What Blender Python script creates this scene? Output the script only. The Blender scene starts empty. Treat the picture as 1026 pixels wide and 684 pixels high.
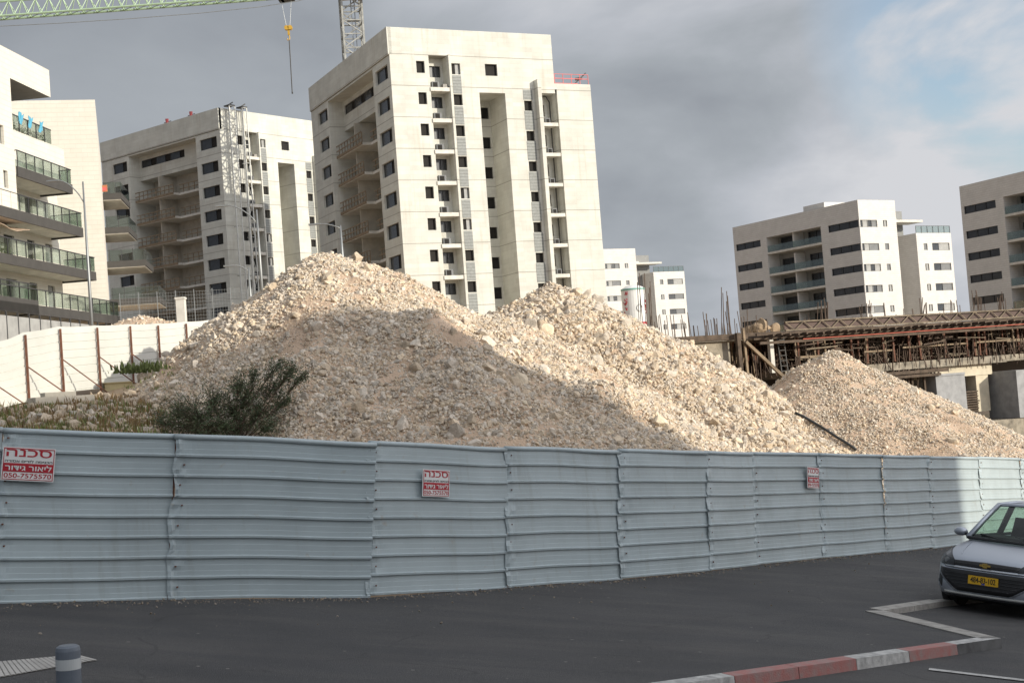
import bpy, math, random
import numpy as np
from mathutils import Vector, Matrix
R = math.radians
random.seed(7); rng = np.random.default_rng(7)
SC = bpy.context.scene
COL = SC.collection

# ------------------------------------------------------------------ camera, sky, sun, exposure
F = 1400.0; TH = R(4.3); PH = R(2.37)
_c, _s = math.cos(TH), math.sin(TH)
RV = np.array([_c, _s*math.sin(PH), -_s*math.cos(PH)])
UV = np.array([_s, -_c*math.sin(PH), _c*math.cos(PH)])
WV = np.array([0, math.cos(PH), math.sin(PH)])
cam = bpy.data.cameras.new('camera'); camo = bpy.data.objects.new('camera', cam); COL.objects.link(camo)
cam.sensor_width = 36; cam.lens = F/1026*36; cam.clip_start = .1; cam.clip_end = 3000
camo.matrix_world = Matrix([[RV[i], UV[i], -WV[i], 0] for i in range(3)] + [[0, 0, 0, 1]])
SC.camera = camo
SUN_AZ, SUN_EL = R(58), R(17)                 # azimuth: from straight behind the camera towards its right
sund = Vector((math.sin(SUN_AZ)*math.cos(SUN_EL), -math.cos(SUN_AZ)*math.cos(SUN_EL), math.sin(SUN_EL)))
sun = bpy.data.lights.new('sun', 'SUN'); suno = bpy.data.objects.new('sun', sun); COL.objects.link(suno)
sun.energy = 4.5; sun.angle = R(.5); sun.color = (1, .93, .79)
suno.rotation_euler = sund.to_track_quat('Z', 'Y').to_euler()
world = bpy.data.worlds.new('World'); SC.world = world; world.use_nodes = True
SC.view_settings.view_transform = 'Standard'; SC.view_settings.look = 'None'
SC.view_settings.exposure = 0; SC.view_settings.gamma = 1; SC.view_settings.use_curve_mapping = False
def build_world():
    nt = world.node_tree; nt.nodes.clear(); N = nt.nodes.new; L = nt.links.new
    out = N('ShaderNodeOutputWorld'); bg = N('ShaderNodeBackground'); L(bg.outputs[0], out.inputs[0])
    sky = N('ShaderNodeTexSky'); sky.sky_type = 'NISHITA'; sky.sun_disc = False
    sky.sun_elevation = SUN_EL; sky.sun_rotation = math.atan2(sund.x, sund.y)
    tc = N('ShaderNodeTexCoord')
    mp = N('ShaderNodeMapping'); L(tc.outputs['Generated'], mp.inputs[0]); mp.inputs['Scale'].default_value = (1, 1, 2.1)
    mp.inputs['Location'].default_value = (.55, .2, .35); mp.inputs['Rotation'].default_value = (0, R(-14), 0)
    n1 = N('ShaderNodeTexNoise'); n1.inputs['Scale'].default_value = 4.6; n1.inputs['Detail'].default_value = 9; n1.inputs['Roughness'].default_value = .52
    n1.inputs['Distortion'].default_value = .25
    n2 = N('ShaderNodeTexNoise'); n2.inputs['Scale'].default_value = 1.6; n2.inputs['Detail'].default_value = 3
    L(mp.outputs[0], n1.inputs[0]); L(mp.outputs[0], n2.inputs[0])
    sx = N('ShaderNodeSeparateXYZ'); L(tc.outputs['Generated'], sx.inputs[0])
    def math_(op, a, b=None, clamp=False):
        m = N('ShaderNodeMath'); m.operation = op; m.use_clamp = clamp
        for i, v in enumerate((a, b)):
            if v is None: continue
            if isinstance(v, (int, float)): m.inputs[i].default_value = v
            else: L(v, m.inputs[i])
        return m.outputs[0]
    # the deck is thin on the right of the view, heavy on the left
    gx = math_('MULTIPLY_ADD', sx.outputs[0], 1.0); gx.node.inputs[2].default_value = .46
    nz = math_('SUBTRACT', n1.outputs[0], .5)
    t = math_('ADD', gx, math_('MULTIPLY', nz, math_('MULTIPLY_ADD', math_('ADD', sx.outputs[0], .2, True), 2.7)))
    t.node.inputs[1].links[0].from_node.inputs[1].links[0].from_node.inputs[2].default_value = 1.15
    cr = N('ShaderNodeValToRGB'); L(t, cr.inputs[0])
    el = cr.color_ramp.elements
    el[0].position = .0; el[0].color = (.28, .303, .34, 1)
    el[1].position = 1.0; el[1].color = (.66, .67, .70, 1)
    e = el.new(.40); e.color = (.385, .415, .45, 1)
    e = el.new(.66); e.color = (.49, .515, .56, 1)
    # brighter low deck around and behind the viewer, where the sun stands
    dt = N('ShaderNodeVectorMath'); dt.operation = 'DOT_PRODUCT'; L(tc.outputs['Generated'], dt.inputs[0]); dt.inputs[1].default_value = (sund.x, sund.y, .55)
    gl = math_('MAXIMUM', dt.outputs['Value'], 0.0)
    gl = math_('MULTIPLY_ADD', gl, 1.3); gl.node.inputs[2].default_value = 1.0
    cm = N('ShaderNodeVectorMath'); cm.operation = 'SCALE'; L(cr.outputs[0], cm.inputs[0]); L(gl, cm.inputs['Scale'])
    c10 = N('ShaderNodeVectorMath'); c10.operation = 'SCALE'; L(cm.outputs[0], c10.inputs[0]); c10.inputs['Scale'].default_value = 10
    # gaps of blue where both noises open
    hole = math_('MULTIPLY', math_('SUBTRACT', n2.outputs[0], .52), 7, True)
    side = math_('MULTIPLY', math_('SUBTRACT', sx.outputs[0], .16), 5, True)
    hole = math_('MULTIPLY', hole, side)
    pd = N('ShaderNodeVectorMath'); pd.operation = 'DOT_PRODUCT'; L(tc.outputs['Generated'], pd.inputs[0]); pd.inputs[1].default_value = (.350, .903, .240)
    near = math_('MULTIPLY', math_('SUBTRACT', pd.outputs['Value'], .9870), 130, True)     # the widest gap in the deck
    near = math_('MULTIPLY', near, math_('MULTIPLY', math_('SUBTRACT', math_('SUBTRACT', 1.0, n1.outputs[0]), .40), 12, True))
    hole = math_('MULTIPLY', math_('MAXIMUM', math_('MULTIPLY', hole, .3), near), .8)
    mx = N('ShaderNodeMix'); mx.data_type = 'RGBA'; L(hole, mx.inputs['Factor']); L(c10.outputs[0], mx.inputs['A'])
    sk = N('ShaderNodeVectorMath'); sk.operation = 'SCALE'; L(sky.outputs[0], sk.inputs[0]); sk.inputs['Scale'].default_value = 1.75
    L(sk.outputs[0], mx.inputs['B']); L(mx.outputs['Result'], bg.inputs[0]); bg.inputs[1].default_value = .1
build_world()

# ------------------------------------------------------------------ pixel measuring (distances are real, metres)
def ray(x, y):
    r = F*WV + (x-513)*RV + (342-y)*UV
    return r/r[1]
def P(x, y, d): return ray(x, y)*d
def ss(a, b, x):
    t = np.clip((x-a)/(b-a), 0, 1); return t*t*(3-2*t)

# ------------------------------------------------------------------ materials
MATS = {}
def mat(name, col, rough=.8, metal=0., var=.12, vscale=1.5, bump=0., bscale=30., col2=None, extra=None, spec=None, alpha=None):
    if name in MATS: return MATS[name]
    m = bpy.data.materials.new(name); m.use_nodes = True; nt = m.node_tree; N = nt.nodes.new; L = nt.links.new
    b = nt.nodes['Principled BSDF']; b.inputs['Roughness'].default_value = rough; b.inputs['Metallic'].default_value = metal
    if spec is not None: b.inputs['Specular IOR Level'].default_value = spec
    tc = N('ShaderNodeTexCoord')
    no = N('ShaderNodeTexNoise'); no.inputs['Scale'].default_value = vscale; no.inputs['Detail'].default_value = 6; no.inputs['Roughness'].default_value = .6
    L(tc.outputs['Object'], no.inputs[0])
    cr = N('ShaderNodeValToRGB'); L(no.outputs[0], cr.inputs[0])
    c2 = col2 or tuple(c*(1-var*2) for c in col)
    cr.color_ramp.elements[0].position = .3; cr.color_ramp.elements[0].color = (*c2, 1)
    cr.color_ramp.elements[1].position = .62; cr.color_ramp.elements[1].color = (*col, 1)
    c = cr.outputs[0]
    if extra: c = extra(nt, N, L, tc, c, b)
    L(c, b.inputs['Base Color'])
    if bump:
        n2 = N('ShaderNodeTexNoise'); n2.inputs['Scale'].default_value = bscale; n2.inputs['Detail'].default_value = 5; L(tc.outputs['Object'], n2.inputs[0])
        bp = N('ShaderNodeBump'); bp.inputs['Strength'].default_value = bump; bp.inputs['Distance'].default_value = .05
        L(n2.outputs[0], bp.inputs['Height']); L(bp.outputs[0], b.inputs['Normal'])
    MATS[name] = m; return m
def mixc(nt, N, L, fac, a, bcol, mode='MIX'):
    m = N('ShaderNodeMix'); m.data_type = 'RGBA'; m.blend_type = mode
    if isinstance(fac, float): m.inputs['Factor'].default_value = fac
    else: L(fac, m.inputs['Factor'])
    L(a, m.inputs['A'])
    if isinstance(bcol, tuple): m.inputs['B'].default_value = (*bcol, 1)
    else: L(bcol, m.inputs['B'])
    return m.outputs['Result']
def M1(N, L, op, a, b=None, c=None, clamp=False):
    m = N('ShaderNodeMath'); m.operation = op; m.use_clamp = clamp
    for i, v in enumerate((a, b, c)):
        if v is None: continue
        if isinstance(v, (int, float)): m.inputs[i].default_value = v
        else: L(v, m.inputs[i])
    return m.outputs[0]
def formwork(nt, N, L, tc, c, b, pitch=3.0, board=.42, seam=.75, off=0.0):
    # cast concrete: pour joints each storey, fainter board lines, vertical rust and water runs
    s = N('ShaderNodeSeparateXYZ'); L(tc.outputs['Object'], s.inputs[0])
    z = s.outputs[2]; h = M1(N, L, 'ADD', s.outputs[0], s.outputs[1])
    f = M1(N, L, 'FRACT', M1(N, L, 'DIVIDE', M1(N, L, 'ADD', z, off), pitch))
    l1 = M1(N, L, 'LESS_THAN', f, .022)
    f2 = M1(N, L, 'FRACT', M1(N, L, 'DIVIDE', z, board)); l2 = M1(N, L, 'LESS_THAN', f2, .10)
    f3 = M1(N, L, 'FRACT', M1(N, L, 'DIVIDE', h, 1.25)); l3 = M1(N, L, 'LESS_THAN', f3, .035)
    cb = N('ShaderNodeCombineXYZ'); L(M1(N, L, 'MULTIPLY', h, 2.4), cb.inputs[0]); L(M1(N, L, 'MULTIPLY', z, .16), cb.inputs[2])
    n = N('ShaderNodeTexNoise'); n.inputs['Scale'].default_value = 1.0; n.inputs['Detail'].default_value = 5; L(cb.outputs[0], n.inputs[0])
    run = M1(N, L, 'MULTIPLY', M1(N, L, 'SUBTRACT', n.outputs[0], .56), 3.2, clamp=True)
    c = mixc(nt, N, L, M1(N, L, 'MULTIPLY', run, .55), c, (.36, .29, .19))
    # board-to-board tone
    fl = M1(N, L, 'FLOOR', M1(N, L, 'DIVIDE', z, board)); fh = M1(N, L, 'FLOOR', M1(N, L, 'DIVIDE', h, 1.25))
    cb2 = N('ShaderNodeCombineXYZ'); L(fl, cb2.inputs[0]); L(fh, cb2.inputs[1])
    wn = N('ShaderNodeTexWhiteNoise'); wn.noise_dimensions = '2D'; L(cb2.outputs[0], wn.inputs[0])
    c = mixc(nt, N, L, M1(N, L, 'MULTIPLY', wn.outputs[0], .24), c, (.38, .35, .30))
    k = M1(N, L, 'MAXIMUM', M1(N, L, 'MULTIPLY', l1, seam), M1(N, L, 'MAXIMUM', M1(N, L, 'MULTIPLY', l2, .10), M1(N, L, 'MULTIPLY', l3, .07)))
    return mixc(nt, N, L, k, c, (.20, .18, .15))
def courses(nt, N, L, tc, c, b, ch=.30, bl=.62, k=.38, dark=(.30, .28, .26)):
    # stone cladding: courses and staggered joints
    s = N('ShaderNodeSeparateXYZ'); L(tc.outputs['Object'], s.inputs[0])
    h = M1(N, L, 'ADD', s.outputs[0], s.outputs[1])
    zr = M1(N, L, 'DIVIDE', s.outputs[2], ch)
    fl = M1(N, L, 'FLOOR', zr)
    lz = M1(N, L, 'LESS_THAN', M1(N, L, 'FRACT', zr), .15)
    hh = M1(N, L, 'ADD', M1(N, L, 'DIVIDE', h, bl), M1(N, L, 'MULTIPLY', fl, .5))
    lh = M1(N, L, 'LESS_THAN', M1(N, L, 'FRACT', hh), .06)
    cb2 = N('ShaderNodeCombineXYZ'); L(fl, cb2.inputs[0]); L(M1(N, L, 'FLOOR', hh), cb2.inputs[1])
    wn = N('ShaderNodeTexWhiteNoise'); wn.noise_dimensions = '2D'; L(cb2.outputs[0], wn.inputs[0])
    c = mixc(nt, N, L, M1(N, L, 'MULTIPLY', wn.outputs[0], .22), c, tuple(d*1.5 for d in dark))
    g = M1(N, L, 'MAXIMUM', M1(N, L, 'MULTIPLY', lz, k), M1(N, L, 'MULTIPLY', lh, k*.5))
    return mixc(nt, N, L, g, c, dark)
def tint(nt, N, L, tc, c, b):
    a = N('ShaderNodeAttribute'); a.attribute_name = 'tint'
    return mixc(nt, N, L, 1.0, c, a.outputs['Color'], 'MULTIPLY')
def louver_lines(nt, N, L, tc, c, b):
    s = N('ShaderNodeSeparateXYZ'); L(tc.outputs['Object'], s.inputs[0])
    l = M1(N, L, 'LESS_THAN', M1(N, L, 'FRACT', M1(N, L, 'DIVIDE', s.outputs[2], .3)), .14)
    return mixc(nt, N, L, M1(N, L, 'MULTIPLY', l, .6), c, (.06, .06, .06))
def asphalt_marks(nt, N, L, tc, c, b):
    mp = N('ShaderNodeMapping'); L(tc.outputs['Object'], mp.inputs[0]); mp.inputs['Rotation'].default_value = (0, 0, R(-38)); mp.inputs['Scale'].default_value = (.18, 1.5, 1)
    n = N('ShaderNodeTexNoise'); n.inputs['Scale'].default_value = 1.4; n.inputs['Detail'].default_value = 7; n.inputs['Roughness'].default_value = .65; L(mp.outputs[0], n.inputs[0])
    c = mixc(nt, N, L, M1(N, L, 'MULTIPLY', M1(N, L, 'SUBTRACT', n.outputs[0], .42), 2.6, clamp=True), c, (.080, .074, .070))
    n2 = N('ShaderNodeTexNoise'); n2.inputs['Scale'].default_value = 75; n2.inputs['Detail'].default_value = 2; L(tc.outputs['Object'], n2.inputs[0])
    c = mixc(nt, N, L, M1(N, L, 'MULTIPLY', M1(N, L, 'SUBTRACT', n2.outputs[0], .55), 3.5, clamp=True), c, (.15, .14, .135))
    n3 = N('ShaderNodeTexNoise'); n3.inputs['Scale'].default_value = .55; n3.inputs['Detail'].default_value = 4; L(tc.outputs['Object'], n3.inputs[0])
    c = mixc(nt, N, L, M1(N, L, 'MULTIPLY', M1(N, L, 'SUBTRACT', n3.outputs[0], .50), 4.0, clamp=True), c, (.040, .039, .041))
    dv = N('ShaderNodeVectorMath'); dv.operation = 'MULTIPLY_ADD'; L(n3.outputs['Color'], dv.inputs[0]); dv.inputs[1].default_value = (1.6, 1.6, 0); L(tc.outputs['Object'], dv.inputs[2])
    vc = N('ShaderNodeTexVoronoi'); vc.feature = 'DISTANCE_TO_EDGE'; vc.inputs['Scale'].default_value = .33; L(dv.outputs[0], vc.inputs[0])
    ck = M1(N, L, 'MULTIPLY', M1(N, L, 'LESS_THAN', vc.outputs['Distance'], .006), M1(N, L, 'GREATER_THAN', n.outputs[0], .50))
    c = mixc(nt, N, L, M1(N, L, 'MULTIPLY', ck, .35), c, (.020, .020, .020))
    v = N('ShaderNodeTexVoronoi'); v.inputs['Scale'].default_value = 2.2; L(tc.outputs['Object'], v.inputs[0])
    sp = M1(N, L, 'LESS_THAN', v.outputs['Distance'], .045)
    c = mixc(nt, N, L, M1(N, L, 'MULTIPLY', sp, .6), c, (.24, .22, .20))
    return c
CONC = mat('raw_concrete', (.63, .625, .57), .9, var=.09, vscale=.5, bump=.25, bscale=8, extra=lambda *a: formwork(*a, off=-28.2+30-.0))
CONC2 = mat('plain_concrete', (.50, .46, .39), .9, var=.14, vscale=1.1, bump=.3, bscale=6)
STONE = mat('white_stone_cladding', (.66, .64, .61), .8, var=.05, vscale=.6, extra=courses)
STONEA = mat('cream_stone_cladding', (.66, .63, .56), .85, var=.05, vscale=.8, extra=lambda *a: courses(*a, ch=.34, bl=.8, k=.30, dark=(.40, .36, .30)))
GREYW = mat('shade_grey_wall', (.25, .25, .245), .9, var=.06)  # darker grey than the stone; recess shade is put into the colour
DGLASS = mat('dark_window_glass', (.035, .04, .046), .22, var=.2, spec=.5)
BLACK = mat('dark_room', (.018, .016, .014), .9)  # black sheets in openings; darkness of unlit rooms put into the colour
FRAME = mat('dark_window_frame', (.05, .05, .052), .5)
PFRAME = mat('pale_window_panel', (.34, .34, .33), .6)
SHUT = mat('grey_shutter', (.16, .165, .17), .6)
LOUV = mat('grey_louver', (.27, .28, .27), .7, extra=louver_lines, vscale=4)
SLAB = mat('slab_concrete', (.66, .63, .57), .9, bump=.1)
DFASC = mat('charcoal_fascia', (.060, .056, .052), .7)
TIMB = mat('form_timber', (.27, .20, .13), .85, var=.25, vscale=2.5)
TIMBD = mat('old_timber', (.115, .082, .058), .9, var=.3, vscale=3)
RUST = mat('rusty_steel', (.17, .070, .04), .8, var=.25, vscale=8)
REBAR = mat('rebar_steel', (.10, .065, .045), .8, var=.2, vscale=6)
STEEL = mat('galvanised_steel', (.30, .31, .31), .45, metal=.6, var=.1)
LSTEEL = mat('pale_painted_steel', (.60, .60, .57), .5, var=.1, vscale=3)
CRGREEN = mat('pale_green_crane_paint', (.38, .50, .33), .6, var=.1)
YEL = mat('crane_yellow', (.55, .33, .04), .5)
def sheet_wear(nt, N, L, tc, c, b):
    oi = N('ShaderNodeObjectInfo'); c = mixc(nt, N, L, M1(N, L, 'MULTIPLY', oi.outputs['Random'], .22), c, (.30, .37, .40))
    s = N('ShaderNodeSeparateXYZ'); L(tc.outputs['Object'], s.inputs[0]); cb = N('ShaderNodeCombineXYZ')
    L(M1(N, L, 'MULTIPLY', s.outputs[0], 5.0), cb.inputs[0]); L(M1(N, L, 'MULTIPLY', s.outputs[1], 5.0), cb.inputs[1]); L(M1(N, L, 'MULTIPLY', s.outputs[2], .55), cb.inputs[2])
    n = N('ShaderNodeTexNoise'); n.inputs['Scale'].default_value = 1.0; n.inputs['Detail'].default_value = 7; n.inputs['Roughness'].default_value = .65; L(cb.outputs[0], n.inputs[0])
    c = mixc(nt, N, L, M1(N, L, 'MULTIPLY', M1(N, L, 'SUBTRACT', n.outputs[0], .55), 2.6, clamp=True), c, (.27, .285, .27))
    n2 = N('ShaderNodeTexNoise'); n2.inputs['Scale'].default_value = 7; n2.inputs['Detail'].default_value = 6; L(tc.outputs['Object'], n2.inputs[0])
    k = M1(N, L, 'MULTIPLY', M1(N, L, 'SUBTRACT', n2.outputs[0], .66), 7, clamp=True)
    return mixc(nt, N, L, M1(N, L, 'MULTIPLY', k, .5), c, (.30, .24, .17))
FENCE = mat('fence_sheet', (.405, .465, .48), .36, var=.07, vscale=1.4, spec=.4, extra=sheet_wear)
FENCEW = mat('white_fence_sheet', (.60, .60, .56), .6, var=.06, vscale=.7)
ASPH = mat('asphalt', (.052, .051, .052), .85, var=.14, vscale=.6, bump=.5, bscale=90, extra=asphalt_marks)
PAINTW = mat('worn_white_paint', (.50, .49, .47), .75, var=.25, vscale=9, bump=.3, bscale=60)
PAINTR = mat('worn_red_paint', (.34, .13, .115), .75, col2=(.27, .20, .185), vscale=9, bump=.3, bscale=60)
KERBG = mat('kerb_concrete', (.36, .34, .31), .85, var=.2, vscale=6, bump=.4, bscale=40)
PAVE = mat('pale_tactile_paving', (.42, .40, .37), .8, var=.12, vscale=5)
SOIL = mat('site_soil', (.36, .26, .17), .95, var=.22, vscale=.4, bump=.8, bscale=5)
RUB = mat('rubble_fines', (.61, .46, .345), .95, var=.0, vscale=1.1, bump=1.0, bscale=14, col2=(.44, .32, .225), extra=tint)
ROCK = mat('limestone_rock', (.65, .565, .465), .93, var=.14, vscale=5, bump=.5, bscale=25, extra=tint)
WHITE = mat('white_paint', (.74, .74, .72), .5, var=.05)
REDP = mat('red_sign_paint', (.40, .012, .025), .5, var=.05, vscale=6)
BLUET = mat('blue_cloth', (.10, .38, .55), .8)
ORNG = mat('orange_cloth', (.50, .19, .09), .8)
PINK = mat('pink_plastic', (.62, .12, .12), .6)
LEAF = mat('olive_leaf', (.095, .135, .060), .6, var=.3, vscale=6)
WEED = mat('green_weed', (.20, .23, .07), .8, var=.3, vscale=3)
DRYW = mat('dry_weed', (.30, .20, .09), .9, var=.3, vscale=3)
BARK = mat('bark', (.10, .07, .05), .9)
CARP = mat('silver_car_paint', (.40, .43, .48), .30, metal=.55, var=.0, spec=.5)
CARB = mat('black_car_plastic', (.012, .012, .013), .5, var=.1)
CARMESH = mat('grille_mesh', (.022, .022, .024), .4, var=.5, vscale=40)
CHROME = mat('chrome', (.65, .66, .68), .15, metal=1.0, var=0)
GOLD = mat('gold_emblem', (.72, .50, .14), .25, metal=.9, var=0)
PLATE = mat('yellow_plate', (.72, .42, .02), .4, var=.03)
INK = mat('black_ink', (.012, .012, .012), .5, var=0)
TYRE = mat('tyre_rubber', (.018, .018, .018), .8)
SEATM = mat('car_seat_fabric', (.03, .03, .032), .9)
PLBLUE = mat('blue_plate_band', (.02, .06, .35), .5)
BOLG = mat('grey_bollard_paint', (.13, .15, .18), .5, var=.12, vscale=6)
REFL = mat('pale_reflective_band', (.52, .54, .54), .4)
def glass(name, col, rough=.03, mix=.85):
    m = bpy.data.materials.new(name); m.use_nodes = True; nt = m.node_tree; nt.nodes.clear(); N = nt.nodes.new; L = nt.links.new
    o = N('ShaderNodeOutputMaterial'); t = N('ShaderNodeBsdfTransparent'); t.inputs[0].default_value = (*col, 1)
    g = N('ShaderNodeBsdfGlossy'); g.inputs['Roughness'].default_value = rough; fr = N('ShaderNodeFresnel'); fr.inputs[0].default_value = 1.5
    mx = N('ShaderNodeMixShader'); L(M1(N, L, 'MINIMUM', fr.outputs[0], .32), mx.inputs[0]); L(t.outputs[0], mx.inputs[1]); L(g.outputs[0], mx.inputs[2])
    L(mx.outputs[0], o.inputs[0]); MATS[name] = m; return m
CGLASS = glass('car_glass', (.62, .74, .66)); RGLASS = glass('railing_glass', (.72, .78, .75))
LENS = glass('lamp_lens', (.80, .83, .86), .05)

# ------------------------------------------------------------------ mesh helpers
class MB:
    def __init__(s): s.v = []; s.f = []; s.m = []; s.mats = []
    def mi(s, m):
        if m not in s.mats: s.mats.append(m)
        return s.mats.index(m)
    def face(s, pts, m=None):
        n = len(s.v); s.v += [tuple(map(float, p)) for p in pts]; s.f.append(tuple(range(n, n+len(pts)))); s.m.append(s.mi(m)); return s
    def box(s, x0, x1, y0, y1, z0, z1, m=None):
        n = len(s.v); s.v += [(x, y, z) for z in (z0, z1) for y in (y0, y1) for x in (x0, x1)]
        for q in ((0, 2, 3, 1), (4, 5, 7, 6), (0, 1, 5, 4), (2, 6, 7, 3), (0, 4, 6, 2), (1, 3, 7, 5)): s.f.append(tuple(n+i for i in q)); s.m.append(s.mi(m))
        return s
    def bar(s, a, b, w, h=None, m=None):
        a = Vector(a); b = Vector(b); h = h or w; d = (b-a).normalized(); up = Vector((0, 0, 1)) if abs(d.z) < .9 else Vector((0, 1, 0))
        x = d.cross(up).normalized()*w/2; y = x.cross(d).normalized()*h/2; n = len(s.v)
        for p in (a, b): s.v += [tuple(p-x-y), tuple(p+x-y), tuple(p+x+y), tuple(p-x+y)]
        for q in ((3, 2, 1, 0), (4, 5, 6, 7), (0, 1, 5, 4), (1, 2, 6, 5), (2, 3, 7, 6), (3, 0, 4, 7)): s.f.append(tuple(n+i for i in q)); s.m.append(s.mi(m))
        return s
    def tube(s, pts, r, m=None, seg=8, cap=True):
        pts = [Vector(p) for p in pts]; rs = r if isinstance(r, (list, tuple)) else [r]*len(pts); n0 = len(s.v); up = None
        for i, p in enumerate(pts):
            d = (pts[min(i+1, len(pts)-1)]-pts[max(i-1, 0)]).normalized()
            if up is None: up = Vector((0, 0, 1)) if abs(d.z) < .9 else Vector((1, 0, 0))
            x = d.cross(up).normalized(); y = x.cross(d)
            for k in range(seg):
                a = 2*math.pi*k/seg; s.v.append(tuple(p+(x*math.cos(a)+y*math.sin(a))*rs[i]))
        for i in range(len(pts)-1):
            for k in range(seg):
                k2 = (k+1) % seg; s.f.append((n0+i*seg+k, n0+i*seg+k2, n0+(i+1)*seg+k2, n0+(i+1)*seg+k)); s.m.append(s.mi(m))
        if cap:
            s.f.append(tuple(n0+k for k in range(seg))[::-1]); s.m.append(s.mi(m))
            s.f.append(tuple(n0+(len(pts)-1)*seg+k for k in range(seg))); s.m.append(s.mi(m))
        return s
    def mesh(s, name, m=None, smooth=False):
        me = bpy.data.meshes.new(name); me.from_pydata(s.v, [], s.f)
        for x in s.mats: me.materials.append(x or m)
        if len(s.mats) > 1: me.polygons.foreach_set('material_index', s.m)
        if smooth: me.polygons.foreach_set('use_smooth', [True]*len(me.polygons))
        me.update(); return me
    def build(s, name, m=None, parent=None, smooth=False):
        return obj(name, s.mesh(name, m, smooth), parent)
def obj(name, me, parent=None, loc=(0, 0, 0), rz=0):
    o = bpy.data.objects.new(name, me); COL.objects.link(o); o.location = loc; o.rotation_euler = (0, 0, rz)
    if parent: o.parent = parent
    return o
def tag(o, label=None, cat=None, group=None, kind=None):
    if label: o['label'] = label
    if cat: o['category'] = cat
    if group: o['group'] = group
    if kind: o['kind'] = kind
    return o
def thing(name, label, cat, loc=(0, 0, 0), rz=0, group=None):
    o = obj(name, None, None, loc, rz); return tag(o, label, cat, group)
def copy_tree(o, parent=None):
    c = o.copy(); COL.objects.link(c)
    if parent: c.parent = parent
    for ch in list(o.children): copy_tree(ch, c)
    return c
def np_mesh(name, V, Fc, m, tintc=None, smooth=False):
    me = bpy.data.meshes.new(name); V = np.asarray(V, np.float32); Fc = np.asarray(Fc, np.int32)
    k = Fc.shape[1]; me.vertices.add(len(V)); me.vertices.foreach_set('co', V.ravel())
    me.loops.add(Fc.size); me.loops.foreach_set('vertex_index', Fc.ravel())
    me.polygons.add(len(Fc)); me.polygons.foreach_set('loop_start', np.arange(0, Fc.size, k, dtype=np.int32))
    me.polygons.foreach_set('loop_total', np.full(len(Fc), k, np.int32))
    me.polygons.foreach_set('use_smooth', np.full(len(Fc), bool(smooth)))
    me.materials.append(m); me.update(calc_edges=True)
    if tintc is not None:
        at = me.color_attributes.new('tint', 'FLOAT_COLOR', 'POINT')
        at.data.foreach_set('color', np.c_[tintc, np.ones(len(V))].astype(np.float32).ravel())
    return me
def vnoise(x, y, seed=0):
    xi = np.floor(x).astype(np.int64); yi = np.floor(y).astype(np.int64); fx = x-xi; fy = y-yi
    fx = fx*fx*(3-2*fx); fy = fy*fy*(3-2*fy)
    def h(a, b):
        n = (a*374761393 + b*668265263 + seed*974711) & 0x7fffffff
        n = ((n ^ (n >> 13))*1274126177) & 0x7fffffff; n = (n ^ (n >> 16)) & 0xffff
        return n/65535.0
    return (h(xi, yi)*(1-fx)+h(xi+1, yi)*fx)*(1-fy)+(h(xi, yi+1)*(1-fx)+h(xi+1, yi+1)*fx)*fy
def fbm(x, y, o=4, seed=0):
    r = 0; a = .5
    for i in range(o): r = r+a*(vnoise(x*2**i, y*2**i, seed+i)-.5); a *= .5
    return r*2

# wall with rectangular openings, in a plane: O + u*a + z ; n points into the building
def wall(mb, O, u, n, a0, a1, z0, z1, holes=(), dep=.25, m=None, rm=None):
    O = Vector(O); u = Vector(u); n = Vector(n); Z = Vector((0, 0, 1))
    A = sorted({a0, a1, *[v for h in holes for v in h[:2] if a0 < v < a1]}); B = sorted({z0, z1, *[v for h in holes for v in h[2:4] if z0 < v < z1]})
    pt = lambda a, z, d=0: O+u*a+Z*z+n*d
    flip = u.cross(Z).dot(n) > 0
    def q(p): mb.face(p[::-1] if flip else p, m)
    for i in range(len(A)-1):
        for j in range(len(B)-1):
            ca, cz = (A[i]+A[i+1])/2, (B[j]+B[j+1])/2
            if any(h[0] < ca < h[1] and h[2] < cz < h[3] for h in holes): continue
            q([pt(A[i], B[j]), pt(A[i+1], B[j]), pt(A[i+1], B[j+1]), pt(A[i], B[j+1])])
    for h in holes:
        d = h[4] if len(h) > 4 else dep; b0, b1, c0, c1 = h[:4]
        for p, r in (((b0, c0), (b1, c0)), ((b1, c0), (b1, c1)), ((b1, c1), (b0, c1)), ((b0, c1), (b0, c0))):
            mb.face([pt(*p), pt(*r), pt(*r, d), pt(*p, d)], rm or m)
WC = {}
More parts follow.
